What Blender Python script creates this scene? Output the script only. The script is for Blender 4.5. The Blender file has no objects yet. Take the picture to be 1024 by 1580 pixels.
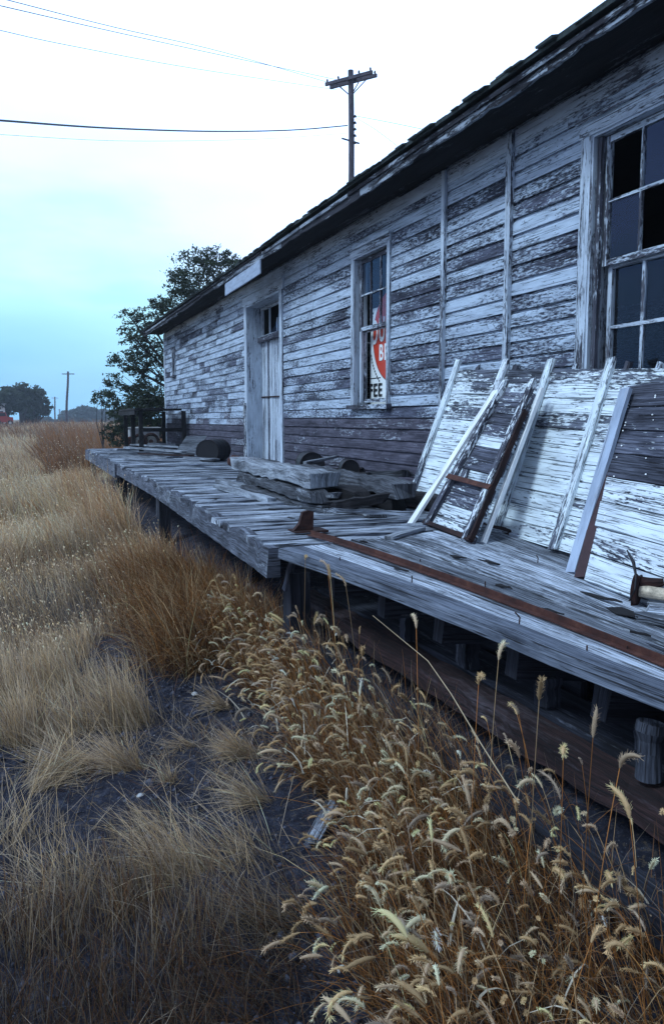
import bpy, math, random
import numpy as np
from mathutils import Vector, Matrix
random.seed(7); rng = np.random.default_rng(11)
SC = bpy.context.scene; COL = SC.collection
# ------------------------------------------------------------------ camera model (used to survey the site)
F = 1213.0; YAW = math.radians(21.7); PT = math.radians(6.26); H = 1.75; WX = 4.0
_f = np.array([math.sin(YAW)*math.cos(PT), math.cos(YAW)*math.cos(PT), -math.sin(PT)])
_r = np.array([math.cos(YAW), -math.sin(YAW), 0.0]); _u = np.cross(_r, _f)
_c = np.array([0, 0, H])
def ray(x, y): return (x-512)/F*_r-(y-780)/F*_u+_f
def onX(x, y, X): d = ray(x, y); return Vector(_c+d*X/d[0])
def onY(x, y, Y): d = ray(x, y); return Vector(_c+d*Y/d[1])
def onZ(x, y, Z): d = ray(x, y); return Vector(_c+d*(Z-H)/d[2])
DECK = .96
def zdeck(x, y):
    if y > 4.75: return DECK
    return DECK-.19*min(4.75-y, 2.6)*max(0, min(1, (x-1.45)/2.5))
def onDeck(x, y, dz=0):
    z = DECK
    for _ in range(8):
        p = onZ(x, y, z+dz); z = zdeck(p.x, p.y)
    return p
def gz(x, y):
    """ground height (numpy friendly)"""
    r = np.clip((x-1.25)/.9, 0, 1)*np.clip((30-y)/20, 0, 1)
    q = np.clip((y-35)/90, 0, 1)
    return 1.0*q*q*(3-2*q)+.26*r*r*(3-2*r)+.03*np.sin(x*2.3+y*.9)*np.sin(y*1.7-x)*np.clip(1-y/40, 0, 1)+.012*np.sin(x*7.1+1)*np.sin(y*6.3+x*3)
# ------------------------------------------------------------------ bookkeeping helpers
def link(o, parent=None):
    COL.objects.link(o)
    if parent: o.parent = parent
    return o
def tag(o, label=None, cat=None, group=None, kind=None):
    if label: o['label'] = label
    if cat: o['category'] = cat
    if group: o['group'] = group
    if kind: o['kind'] = kind
    return o
def empty(name, loc, label, cat, group=None):
    o = bpy.data.objects.new(name, None); o.location = loc; o.empty_display_size = .2
    link(o); return tag(o, label, cat, group)
class MB:
    """mesh builder: quads and polygons with uv in metres (u along the grain) and a colour per face"""
    def __init__(s): s.V = []; s.Fc = []; s.UV = []; s.C = []; s.M = []
    def face(s, pts, uv, c, m=0):
        i = len(s.V); s.V += [tuple(p) for p in pts]; s.Fc.append(tuple(range(i, i+len(pts))))
        s.UV += uv; s.C += [c]*len(pts); s.M.append(m)
    def box(s, o, ax, ay, az, L, W, T, segs=1, jit=0.0, c=None, m=0, ends=0.0):
        """board: o = corner, grain along ax (length L), ay width, az thickness; shared verts so that jitter keeps it closed"""
        o = Vector(o); ax = Vector(ax).normalized(); ay = Vector(ay).normalized(); az = Vector(az).normalized()
        if c is None: c = (random.random(), random.random(), 0, 1)
        ou = random.uniform(0, 50); ov = random.uniform(0, 50)
        base = len(s.V)
        e0 = [random.uniform(-ends, ends) for _ in range(4)]; e1 = [random.uniform(-ends, ends) for _ in range(4)]
        for k in range(segs+1):
            t = k/segs
            for q, (b, d) in enumerate(((0, 0), (1, 0), (1, 1), (0, 1))):
                e = e0[q] if k == 0 else (e1[q] if k == segs else 0)
                p = o+ax*(L*t+e)+ay*(W*b+random.uniform(-jit, jit))+az*(T*d+random.uniform(-jit, jit))
                s.V.append(tuple(p))
        def f(idx, uv):
            s.Fc.append(tuple(base+i for i in idx)); s.UV.extend(uv); s.C.extend([c]*len(idx)); s.M.append(m)
        wv = [0, W, W+T, 2*W+T, 2*W+2*T]
        for k in range(segs):
            a = 4*k; b = a+4; u0 = ou+L*k/segs; u1 = ou+L*(k+1)/segs
            for q in range(4):
                r_ = (q+1) % 4
                f((a+q, b+q, b+r_, a+r_), [(u0, ov+wv[q]), (u1, ov+wv[q]), (u1, ov+wv[q+1]), (u0, ov+wv[q+1])])
        f((0, 1, 2, 3), [(ou+.1*random.random(), ov), (ou, ov+W), (ou+T, ov+W), (ou+T, ov)])
        a = 4*segs; f((a+3, a+2, a+1, a), [(ou, ov), (ou, ov+W), (ou+T, ov+W), (ou+T, ov)])
    def hexb(s, a0, b0, a1, b1, nrm, t, segs=6, jit=.002, c=None):
        """board with free corners: lower edge a0->b0, upper edge a1->b1"""
        if c is None: c = (random.random(), random.random(), 0, 1)
        base = len(s.V); ou = random.uniform(0, 50); ov = random.uniform(0, 50); L = (b0-a0).length; W = (a1-a0).length
        for k in range(segs+1):
            f = k/segs; lo = a0.lerp(b0, f); hi = a1.lerp(b1, f)
            for p in (lo, hi, hi+nrm*t, lo+nrm*t): s.V.append(tuple(p+Vector([random.uniform(-jit, jit) for _ in range(3)])))
        wv = [0, W, W+t, 2*W+t, 2*W+2*t]
        for k in range(segs):
            a = base+4*k; b = a+4; u0 = ou+L*k/segs; u1 = ou+L*(k+1)/segs
            for q in range(4):
                r_ = (q+1) % 4; s.Fc.append((a+r_, b+r_, b+q, a+q)); s.UV += [(u0, ov+wv[q+1]), (u1, ov+wv[q+1]), (u1, ov+wv[q]), (u0, ov+wv[q])]; s.C += [c]*4; s.M.append(0)
        for a in (base, base+4*segs): s.Fc.append((a, a+1, a+2, a+3)); s.UV += [(ou, ov), (ou, ov+W), (ou+t, ov+W), (ou+t, ov)]; s.C += [c]*4; s.M.append(0)
    def beam(s, p0, p1, W, T, up=(0, 0, 1), **k):
        """board whose axis runs p0->p1, width W sideways and thickness T along up, both centred"""
        p0 = Vector(p0); p1 = Vector(p1); ax = (p1-p0); L = ax.length; ax.normalize()
        ay = Vector(up).cross(ax).normalized(); az = ax.cross(ay).normalized()
        s.box(p0-ay*W/2-az*T/2, ax, ay, az, L, W, T, **k)
    def tube(s, pts, rad, n=8, c=None, cap=True, m=0, wob=0):
        if c is None: c = (random.random(), random.random(), 0, 1)
        pts = [Vector(p) for p in pts]
        if not hasattr(rad, '__len__'): rad = [rad]*len(pts)
        base = len(s.V); ou = random.uniform(0, 50); ov = random.uniform(0, 50); run = 0; us = []
        ref = None
        for k, p in enumerate(pts):
            d = (pts[min(k+1, len(pts)-1)]-pts[max(k-1, 0)]).normalized()
            if ref is None: ref = d.orthogonal().normalized()
            ref = (ref-d*ref.dot(d)).normalized(); b = d.cross(ref)
            if k: run += (p-pts[k-1]).length
            us.append(ou+run)
            for q in range(n):
                a = 2*math.pi*q/n; rr = rad[k]*(1+random.uniform(-wob, wob))
                s.V.append(tuple(p+ref*math.cos(a)*rr+b*math.sin(a)*rr))
        for k in range(len(pts)-1):
            for q in range(n):
                r_ = (q+1) % n
                s.Fc.append((base+k*n+q, base+k*n+r_, base+(k+1)*n+r_, base+(k+1)*n+q))
                w = 6.28*rad[k]/n
                s.UV += [(us[k], ov+q*w), (us[k], ov+(q+1)*w), (us[k+1], ov+(q+1)*w), (us[k+1], ov+q*w)]
                s.C += [c]*4; s.M.append(m)
        if cap:
            for k, rev in ((0, True), (len(pts)-1, False)):
                idx = [base+k*n+q for q in range(n)]
                if rev: idx.reverse()
                s.Fc.append(tuple(idx)); s.C += [c]*n; s.M.append(m)
                s.UV += [(ou+rad[k]*math.cos(6.28*q/n), ov+rad[k]*math.sin(6.28*q/n)) for q in range(n)]
    def build(s, name, mats, parent=None, smooth=False, bevel=0):
        me = bpy.data.meshes.new(name); me.from_pydata(s.V, [], s.Fc)
        uv = me.uv_layers.new(name='UVMap'); uv.data.foreach_set('uv', np.array(s.UV, dtype=np.float32).ravel())
        ca = me.color_attributes.new('Col', 'FLOAT_COLOR', 'CORNER')
        ca.data.foreach_set('color', np.array(s.C, dtype=np.float32).ravel())
        if not isinstance(mats, (list, tuple)): mats = [mats]
        for m in mats: me.materials.append(m)
        me.polygons.foreach_set('material_index', np.array(s.M, dtype=np.int32))
        if smooth: me.polygons.foreach_set('use_smooth', np.ones(len(s.Fc), dtype=bool))
        me.update()
        o = bpy.data.objects.new(name, me); link(o)
        if parent:
            o.parent = parent; o.matrix_parent_inverse = Matrix.Translation(parent.location).inverted() if parent.type == 'EMPTY' else Matrix.Identity(4)
            if parent.type != 'EMPTY': o.matrix_parent_inverse = parent.matrix_world.inverted()
        if bevel:
            b = o.modifiers.new('bevel', 'BEVEL'); b.width = bevel; b.segments = 1; b.limit_method = 'ANGLE'
        return o
X = Vector((1, 0, 0)); Y = Vector((0, 1, 0)); Z = Vector((0, 0, 1))
# ------------------------------------------------------------------ materials
class NT:
    def __init__(s, name):
        s.m = bpy.data.materials.new(name); s.m.use_nodes = True; s.t = s.m.node_tree; s.t.nodes.clear()
        s.out = s.n('ShaderNodeOutputMaterial')
    def n(s, typ, **kw):
        x = s.t.nodes.new(typ)
        for k, v in kw.items():
            if k in x.inputs: x.inputs[k].default_value = v
            else: setattr(x, k, v)
        return x
    def l(s, a, b): s.t.links.new(a, b)
    def noise(s, vec, sc, detail=6, rough=.6, scale=1.0):
        mp = s.n('ShaderNodeMapping'); mp.inputs['Scale'].default_value = sc; s.l(vec, mp.inputs['Vector'])
        nz = s.n('ShaderNodeTexNoise'); nz.inputs['Scale'].default_value = scale; nz.inputs['Detail'].default_value = detail
        nz.inputs['Roughness'].default_value = rough; s.l(mp.outputs[0], nz.inputs['Vector']); return nz.outputs['Fac']
    def ramp(s, fac, stops, interp='LINEAR'):
        r = s.n('ShaderNodeValToRGB'); r.color_ramp.interpolation = interp; e = r.color_ramp.elements
        while len(e) < len(stops): e.new(.5)
        for q, (p, c) in zip(e, stops):
            q.position = p; q.color = c if hasattr(c, '__len__') else (c, c, c, 1)
        s.l(fac, r.inputs[0]); return r.outputs[0]
    def math(s, op, a, b=None, c=None, clamp=False):
        x = s.n('ShaderNodeMath'); x.operation = op; x.use_clamp = clamp
        for i, v in enumerate((a, b, c)):
            if v is None: continue
            if isinstance(v, (int, float)): x.inputs[i].default_value = v
            else: s.l(v, x.inputs[i])
        return x.outputs[0]
    def mix(s, fac, a, b, typ='MIX'):
        x = s.n('ShaderNodeMix'); x.data_type = 'RGBA'; x.blend_type = typ
        for sock, v in ((x.inputs[0], fac), (x.inputs[6], a), (x.inputs[7], b)):
            if isinstance(v, (int, float)): sock.default_value = v
            elif isinstance(v, tuple): sock.default_value = v
            else: s.l(v, sock)
        return x.outputs[2]
    def bsdf(s, base, rough=.85, bump=None, dist=.004, strength=.8, spec=.25, metal=0):
        b = s.n('ShaderNodeBsdfPrincipled')
        if isinstance(base, tuple): b.inputs['Base Color'].default_value = base
        else: s.l(base, b.inputs['Base Color'])
        if isinstance(rough, (int, float)): b.inputs['Roughness'].default_value = rough
        else: s.l(rough, b.inputs['Roughness'])
        b.inputs['Specular IOR Level'].default_value = spec; b.inputs['Metallic'].default_value = metal
        if bump is not None:
            bp = s.n('ShaderNodeBump'); bp.inputs['Distance'].default_value = dist; bp.inputs['Strength'].default_value = strength
            s.l(bump, bp.inputs['Height']); s.l(bp.outputs[0], b.inputs['Normal'])
        s.l(b.outputs[0], s.out.inputs[0]); return b
def c4(r, g, b): return (r, g, b, 1)
def wood(name, dark, light, paint=(.7, .74, .8), amount=.5, across=26, along=3.0, hard=.05, tone=.5, crack=.5, vary=.28, gloss=.8, nailrust=True, soil=0.0):
    """weathered board: grain, cracks, and a coat of old paint that has flaked away; amount = share still painted"""
    t = NT(name); uv = t.n('ShaderNodeUVMap').outputs[0]
    at = t.n('ShaderNodeAttribute'); at.attribute_name = 'Col'
    sep = t.n('ShaderNodeSeparateColor'); t.l(at.outputs['Color'], sep.inputs[0]); R, G, B = sep.outputs
    grain = t.noise(uv, (2.2, 75, 1), 5, .65)
    fine = t.noise(uv, (9, 240, 1), 3, .6)
    g = t.math('ADD', t.math('MULTIPLY', grain, .7), t.math('MULTIPLY', fine, .3))
    bare = t.ramp(g, [(.36, c4(*dark)), (.58, c4(*light)), (.72, c4(*[v*1.35 for v in light]))])
    bl = t.noise(uv, (2.5, 9, 1), 5, .6); bare = t.mix(t.math('MULTIPLY', t.math('SUBTRACT', .56, bl), 3.5, clamp=True), bare, c4(*[v*.8 for v in dark]))
    # slow tone changes per board
    k = t.math('ADD', 1-tone/2, t.math('MULTIPLY', G, tone))
    gray = t.n('ShaderNodeCombineColor')
    for i in range(3): t.l(k, gray.inputs[i])
    bare = t.mix(1.0, bare, gray.outputs[0], 'MULTIPLY')
    # paint coverage
    n1 = t.noise(uv, (along, across, 1), 8, .68); n2 = t.noise(uv, (.9, 3.2, 1), 3, .5); n3 = t.noise(uv, (22, 60, 1), 4, .6)
    s = t.math('ADD', t.math('MULTIPLY', n1, .95), t.math('MULTIPLY', n2, .8))
    s = t.math('ADD', s, t.math('MULTIPLY', n3, .42))
    s = t.math('ADD', s, t.math('MULTIPLY', t.math('SUBTRACT', R, .5), vary))      # board by board
    thr = 1.085+(.5-amount)*.62
    pm = t.math('MULTIPLY', t.math('SUBTRACT', s, thr-hard/2), 1/hard, clamp=True)
    pn = t.noise(uv, (3, 14, 1), 4, .6)
    pc = t.ramp(pn, [(.35, c4(paint[0]*.72, paint[1]*.72, paint[2]*.74)), (.6, c4(*paint))])
    col = t.mix(pm, bare, pc)
    # drying cracks along the grain
    cr = t.noise(uv, (1.3, 120, 1), 2, .5)
    cr2 = t.noise(uv, (4, 70, 1), 4, .6)
    cm = t.math('MAXIMUM', t.math('MULTIPLY', t.math('SUBTRACT', cr, .69-crack*.08), 18, clamp=True), t.math('MULTIPLY', t.math('SUBTRACT', cr2, .73-crack*.12), 14, clamp=True))
    col = t.mix(t.math('MULTIPLY', cm, .85), col, c4(.012, .011, .013))
    if nailrust: col = t.mix(B, col, c4(.035, .022, .018))
    h = t.math('ADD', t.math('MULTIPLY', g, .55), t.math('MULTIPLY', pm, .35)); h = t.math('SUBTRACT', h, cm)
    t.bsdf(col, t.math('SUBTRACT', .92, t.math('MULTIPLY', pm, .92-gloss)), h, .005, .9)
    return t.m
def plain(name, col, rough=.7, metal=0, var=.25, sc=6.0, bump=.3, spec=.3):
    t = NT(name); co = t.n('ShaderNodeTexCoord').outputs['Object']
    n = t.noise(co, (sc, sc, sc), 6, .65)
    c = t.ramp(n, [(.3, c4(*[v*(1-var) for v in col])), (.7, c4(*[min(1, v*(1+var)) for v in col]))])
    t.bsdf(c, rough, n, .004, bump, spec, metal); return t.m
def rust(name, a=(.10, .028, .014), b=(.03, .014, .012), c=(.22, .08, .04), sc=14):
    t = NT(name); co = t.n('ShaderNodeTexCoord').outputs['Object']
    n = t.noise(co, (sc, sc, sc), 8, .7)
    col = t.ramp(n, [(.3, c4(*b)), (.52, c4(*a)), (.72, c4(*c))])
    t.bsdf(col, .85, n, .004, .8, .3, .1); return t.m
M = {}
M['siding'] = wood('weathered siding', (.010, .011, .022), (.105, .115, .165), (.46, .55, .67), .56, 52, 12, .14, .7, 1.1, .24)
M['siding_low'] = wood('bare siding', (.020, .018, .030), (.105, .10, .135), (.42, .47, .55), .26, 34, 8, .2, .6, .7, .35)
M['trim'] = wood('trim paint', (.022, .022, .034), (.15, .155, .19), (.52, .60, .70), .58, 40, 3.5, .1, .4, .8, .3)
M['trim_rough'] = wood('worn trim', (.014, .014, .022), (.11, .115, .15), (.52, .60, .70), .46, 34, 6, .08, .4, .9, .35)
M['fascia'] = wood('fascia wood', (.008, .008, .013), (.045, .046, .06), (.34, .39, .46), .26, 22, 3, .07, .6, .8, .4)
M['soffit'] = wood('shade toned soffit wood', (.005, .005, .007), (.018, .018, .022), (.1, .11, .13), .1, 18, 2.2, .1, .6, .6, .3)  # unpainted dark wood, deepened with the eave shadow in its colour
M['deck'] = wood('deck planks', (.022, .025, .038), (.42, .47, .56), (.60, .67, .78), .34, 40, 2.6, .16, .75, 1.6, .4)
M['frontplank'] = wood('front plank', (.035, .042, .062), (.22, .255, .33), (.36, .42, .52), .26, 18, 3.4, .3, .4, 1.2, .3)
M['edge'] = wood('platform timber', (.014, .016, .026), (.18, .20, .26), (.36, .41, .48), .16, 16, 5, .25, .4, 1.3, .3)
M['under'] = wood('shade toned under timber', (.005, .005, .008), (.038, .042, .06), (.2, .22, .27), .02, 20, 2, .25, .4, .8, .3)  # timber toned down, shade beneath the platform put into its colour
M['panel'] = wood('flaking white boards', (.016, .018, .028), (.18, .20, .26), (.70, .79, .85), .62, 44, 8.0, .07, .5, 1.2, .26)
M['panel_mid'] = wood('half peeled boards', (.012, .013, .022), (.13, .14, .19), (.66, .74, .81), .43, 46, 8, .06, .5, 1.2, .45)
M['panel_dark'] = wood('dark peeled boards', (.012, .012, .02), (.12, .125, .165), (.72, .79, .86), .46, 44, 9, .05, .4, .9, .25)
M['door'] = wood('door boards', (.014, .016, .028), (.17, .19, .25), (.54, .62, .72), .55, 60, 1.6, .12, .4, 1.2, .4)
M['old'] = wood('old timber', (.008, .008, .012), (.13, .14, .165), (.42, .46, .52), .12, 18, 4, .16, .7, 1.3, .3)
M['oldpale'] = wood('silvery timber', (.03, .032, .042), (.30, .33, .38), (.46, .51, .58), .25, 18, 2.5, .3, .4, 1.0, .3)
M['burnt'] = wood('blackened timber', (.004, .004, .005), (.028, .026, .03), (.2, .2, .22), .03, 14, 3, .2, .5, .6, .3)
M['lath'] = wood('white lath', (.3, .3, .32), (.6, .6, .63), (.85, .88, .9), .95, 30, 4, .1, .2, .5, .2)
M['greystrip'] = wood('pale grey strip', (.16, .17, .2), (.4, .42, .48), (.36, .43, .55), .7, 30, 2, .2, .1, .2, .2)
M['brownwood'] = wood('red brown stained timber', (.008, .005, .006), (.050, .026, .026), (.10, .085, .10), .22, 16, 3, .3, .4, 1.2, .3)
M['brownboard'] = plain('red brown board', (.045, .022, .025), .7, sc=9)
M['pole'] = wood('pole wood', (.04, .035, .045), (.13, .115, .14), (.3, .3, .32), 0, 14, 3, .2, .3, .5, .1)
M['rust'] = rust('rusty iron', (.07, .026, .020), (.025, .012, .012), (.14, .06, .042), 10)
M['rustdark'] = rust('dark rusty iron', (.035, .014, .012), (.01, .007, .008), (.07, .03, .022))
M['rustbrown'] = rust('rust brown timber', (.022, .009, .009), (.010, .007, .009), (.040, .017, .014), 5)
M['black'] = plain('black sheet', (.012, .012, .016), .6)
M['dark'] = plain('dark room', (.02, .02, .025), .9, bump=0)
M['dirty'] = plain('dirty white metal', (.42, .43, .45), .6, sc=12, var=.5)
M['shingle'] = plain('green grey shingle', (.045, .06, .062), .95, sc=22, var=.5, bump=1)
M['wire'] = plain('wire', (.05, .07, .09), .6)
M['red'] = plain('red paint', (.30, .025, .02), .45, sc=2, var=.1)
M['white'] = plain('white paint', (.75, .75, .73), .5, sc=2, var=.1)
M['signwhite'] = plain('sign enamel white', (.78, .82, .82), .35, sc=5, var=.05, bump=0)
M['signred'] = plain('sign enamel red', (.52, .045, .02), .35, sc=5, var=.08, bump=0)
M['signblack'] = plain('sign enamel black', (.012, .012, .014), .35, bump=0)
M['bark'] = plain('bark', (.055, .048, .05), .95, sc=8, var=.4, bump=1)
M['ceramic'] = plain('brown insulator', (.03, .02, .02), .25)
def glassmat():
    t = NT('old window glass'); co = t.n('ShaderNodeTexCoord').outputs['Object']
    n = t.noise(co, (2.5, 2.5, 2.5), 3, .5)
    tr = t.n('ShaderNodeBsdfTransparent'); tr.inputs[0].default_value = (.75, .82, .9, 1)
    gl = t.n('ShaderNodeBsdfGlossy'); gl.inputs['Roughness'].default_value = .03; gl.inputs[0].default_value = (.42, .55, .95, 1)
    bp = t.n('ShaderNodeBump'); bp.inputs['Distance'].default_value = .01; bp.inputs['Strength'].default_value = .25; t.l(n, bp.inputs['Height']); t.l(bp.outputs[0], gl.inputs['Normal'])
    df = t.n('ShaderNodeBsdfDiffuse'); df.inputs[0].default_value = (.3, .34, .42, 1)
    lw = t.n('ShaderNodeFresnel'); lw.inputs[0].default_value = 1.52
    m1 = t.n('ShaderNodeMixShader'); t.l(t.math('MULTIPLY', lw.outputs[0], .62, clamp=True), m1.inputs[0]); t.l(tr.outputs[0], m1.inputs[1]); t.l(gl.outputs[0], m1.inputs[2])
    m2 = t.n('ShaderNodeMixShader'); dn = t.noise(co, (3, 3, 1.2), 5, .6); t.l(t.math('MULTIPLY', dn, .05), m2.inputs[0]); t.l(m1.outputs[0], m2.inputs[1]); t.l(df.outputs[0], m2.inputs[2])
    t.l(m2.outputs[0], t.out.inputs[0]); return t.m
M['glass'] = glassmat()
def vcol(name, rough=.75, transl=.25, mul=1.0):
    t = NT(name); at = t.n('ShaderNodeAttribute'); at.attribute_name = 'Col'
    b = t.bsdf(at.outputs['Color'], rough, spec=.2)
    tl = t.n('ShaderNodeBsdfTranslucent'); t.l(at.outputs['Color'], tl.inputs[0])
    mx = t.n('ShaderNodeMixShader'); mx.inputs[0].default_value = transl
    t.l(b.outputs[0], mx.inputs[1]); t.l(tl.outputs[0], mx.inputs[2]); t.l(mx.outputs[0], t.out.inputs[0]); return t.m
M['grass'] = vcol('dry grass'); M['leaf'] = vcol('leaves', .6, .3)
def groundmat():
    t = NT('ground soil'); co = t.n('ShaderNodeTexCoord').outputs['Object']
    a = t.noise(co, (14, 14, 14), 9, .75); b = t.noise(co, (2.2, 2.2, 2.2), 4, .6); c = t.noise(co, (75, 75, 75), 3, .7)
    soil = t.ramp(a, [(.32, c4(.006, .006, .012)), (.52, c4(.028, .030, .048)), (.72, c4(.10, .108, .15))])
    soil = t.mix(t.ramp(c, [(.62, 0), (.72, 1)]), soil, c4(.19, .2, .24))
    soil = t.mix(t.math('MULTIPLY', b, .4), soil, c4(.02, .02, .028))
    fl = t.noise(co, (38, 38, 38), 5, .7); soil = t.mix(t.ramp(fl, [(.56, 0), (.66, .8)]), soil, c4(.13, .10, .075))
    d = t.noise(co, (.25, .25, .25), 5, .6)
    straw = t.ramp(d, [(.3, c4(.13, .085, .045)), (.7, c4(.24, .18, .095))])
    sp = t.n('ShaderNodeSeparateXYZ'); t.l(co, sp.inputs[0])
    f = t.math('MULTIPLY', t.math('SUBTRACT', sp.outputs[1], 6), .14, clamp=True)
    f = t.math('MULTIPLY', f, t.math('SUBTRACT', 1.0, t.math('MULTIPLY', t.math('MULTIPLY', t.math('SUBTRACT', sp.outputs[0], 1.55), 6, clamp=True), t.math('LESS_THAN', sp.outputs[1], 24.0))))  # straw left out under the platform, its shade put into the soil colour
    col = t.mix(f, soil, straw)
    h = t.math('ADD', a, t.math('MULTIPLY', c, .4))
    t.bsdf(col, .95, h, .035, 1, .15); return t.m
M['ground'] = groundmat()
# ------------------------------------------------------------------ ground
def make_ground():
    xs = np.concatenate([[-1500, -700, -300, -120, -60, -30, -18, -12], np.arange(-8, 6.01, .09), [8, 12, 20, 40, 90, 200, 600, 1500]])
    ys = np.concatenate([[-200, -60, -20, -8, -3], np.arange(-1, 14, .09), np.arange(14, 40, .6), [45, 55, 70, 100, 150, 250, 450, 900, 2000]])
    XX, YY = np.meshgrid(xs, ys); ZZ = gz(XX, YY)
    rough = np.zeros_like(ZZ); r2 = np.random.default_rng(3)
    for k in range(26):
        fx, fy = r2.normal(0, 9, 2); rough += .0035*np.sin(fx*XX+fy*YY+r2.uniform(0, 6))
    near = (YY < 14) & (YY > -1) & (XX > -8) & (XX < 6)
    ZZ = ZZ+np.where(near, rough+r2.normal(0, .004, ZZ.shape), 0)
    V = np.stack([XX, YY, ZZ], -1).reshape(-1, 3); n = len(xs); m = len(ys)
    i = np.arange((m-1)*(n-1)); a = (i//(n-1))*n+i % (n-1)
    Q = np.stack([a, a+1, a+n+1, a+n], -1)
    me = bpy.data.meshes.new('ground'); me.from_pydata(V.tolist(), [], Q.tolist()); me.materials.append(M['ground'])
    me.polygons.foreach_set('use_smooth', np.ones(len(Q), dtype=bool))
    o = bpy.data.objects.new('ground', me); link(o); o['kind'] = 'structure'
make_ground()
# ------------------------------------------------------------------ building
dep = empty('wooden_depot', (WX, 12, 0), 'long weathered wooden freight depot with flaking white lap siding and low eaves', 'building')
Y0, Y1 = 1.6, 23.0; ZB, ZT = .62, 4.14
OPEN = [  # y0, y1, z0, z1 of the framed openings
    (3.30, 4.86, 1.86, 3.86),
    (8.23, 9.25, 1.93, 3.80),
    (12.2, 14.2, .90, 3.80),
    (21.25, 21.62, 2.92, 3.58)]
def siding():
    mb = MB(); e = .128; z = ZB; i = 0
    while z < ZT-.02:
        zh = min(z+e, ZT)
        cuts = [(a, b) for a, b, c, d in OPEN if min(d, zh)-max(c, z) > e*.5]
        spans = []; y = Y0
        for a, b in sorted(cuts): spans.append((y, a)); y = b
        spans.append((y, Y1))
        for (a, b) in spans:
            y = a
            while y < b-.01:
                far = y > 13.5
                L = random.uniform(.35, 1.7) if far else random.choice([random.uniform(1.2, 2.2), random.uniform(2.2, 4.2)])
                y2 = min(b, y+L)
                if b-y2 < .25: y2 = b
                for bt in (5.87, 6.98):                     # joints hide behind the battens
                    if y < bt < y2: y2 = bt; break
                hz = (z-ZB)/(ZT-ZB)
                # how much paint each board kept: sheltered boards under the eaves kept most of it
                if z < 1.76: pe = random.uniform(.0, .45) if z < 1.62 else random.uniform(.2, .7)
                else:
                    pe = random.gauss(.58, .2)+(hz-.5)*.3
                    if random.random() < .14: pe = random.uniform(.05, .35)
                    if far: pe -= .06
                c = (max(0, min(1, pe+random.uniform(-.25, .25))), random.random(), 0, 1); low = z < 1.58+.3*random.random()**2; mat = 1 if low else 0
                if low: c = (c[0], .25+.6*random.random(), 0, 1)
                dz = random.uniform(-.004, .004); ou = random.uniform(0, 60); ov = random.uniform(0, 60)
                xo = WX+random.uniform(-.002, .002)
                prof = [(-.002, .003), (-.027, .0), (-.022, .096), (-.006, .112), (-.002, .132)]   # x, z across the board (drop siding)
                nseg = max(1, int((y2-y)/.6)); yy = [y+.0015+(y2-y-.003)*k/nseg for k in range(nseg+1)]
                wz = [dz+.002*math.sin(q*1.7+i)+random.uniform(-.0012, .0012) for q in yy]
                for k in range(nseg):
                    vv = 0
                    for q in range(4):
                        (xa, za), (xb, zb) = prof[q], prof[q+1]; w = math.hypot(xb-xa, zb-za)
                        mb.face([(xo+xa, yy[k+1], z+za+wz[k+1]), (xo+xa, yy[k], z+za+wz[k]), (xo+xb, yy[k], z+zb+wz[k]), (xo+xb, yy[k+1], z+zb+wz[k+1])],
                                [(ou+yy[k+1], ov+vv), (ou+yy[k], ov+vv), (ou+yy[k], ov+vv+w), (ou+yy[k+1], ov+vv+w)], c, mat)
                        vv += w
                # board ends and nail heads
                for ye in (yy[0], yy[-1]):
                    mb.face([(xo+a_, ye, z+b_) for a_, b_ in prof], [(ou, ov+b_) for a_, b_ in prof], (.3, .2, .4, 1), mat)
                st = math.ceil(y/.405)*.405
                while st < y2 and y < 14:
                    for zz in (.03, .078):
                        if random.random() < .85:
                            r = random.uniform(.003, .0055); cy = st+random.uniform(-.01, .01); xx = xo-.0275; z_ = z+zz+random.uniform(-.006, .006)
                            mb.face([(xx, cy-r*math.sin(a_*1.047), z_+r*math.cos(a_*1.047)) for a_ in range(6)], [(ou, ov)]*6, (.5, .5, 1, 1), mat)
                    st += .405
                y = y2
        z += e; i += 1
    mb.build('wall', [M['siding'], M['siding_low']], dep)['label'] = 'front wall of flaking white lap siding with darker bare boards along the bottom'
siding()
def shell():
    mb = MB(); t = .14
    ys = sorted({Y0, Y1, *[v for o in OPEN for v in o[:2]]}); zs = sorted({0.0, ZT, *[v for o in OPEN for v in o[2:]]})
    for a, b in zip(ys, ys[1:]):
        for c, d in zip(zs, zs[1:]):
            my, mz = (a+b)/2, (c+d)/2
            if any(o[0] < my < o[1] and o[2] < mz < o[3] for o in OPEN): continue
            mb.box((WX+.003, a, c), Y, X, Z, b-a, t, d-c)
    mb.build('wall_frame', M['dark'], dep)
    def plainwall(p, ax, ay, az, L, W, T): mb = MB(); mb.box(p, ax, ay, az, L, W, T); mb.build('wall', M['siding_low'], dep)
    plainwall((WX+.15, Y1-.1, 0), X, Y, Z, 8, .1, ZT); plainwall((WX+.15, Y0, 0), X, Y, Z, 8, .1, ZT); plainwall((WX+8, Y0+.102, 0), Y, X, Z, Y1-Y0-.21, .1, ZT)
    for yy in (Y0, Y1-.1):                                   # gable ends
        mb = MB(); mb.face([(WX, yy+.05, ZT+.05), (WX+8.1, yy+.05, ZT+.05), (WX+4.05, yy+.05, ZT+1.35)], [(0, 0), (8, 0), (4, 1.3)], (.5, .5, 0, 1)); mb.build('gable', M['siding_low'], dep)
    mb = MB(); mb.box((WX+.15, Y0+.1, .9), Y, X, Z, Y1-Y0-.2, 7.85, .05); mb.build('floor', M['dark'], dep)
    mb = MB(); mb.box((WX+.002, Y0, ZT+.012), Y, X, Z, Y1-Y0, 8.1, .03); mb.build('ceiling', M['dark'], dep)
shell()
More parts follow.
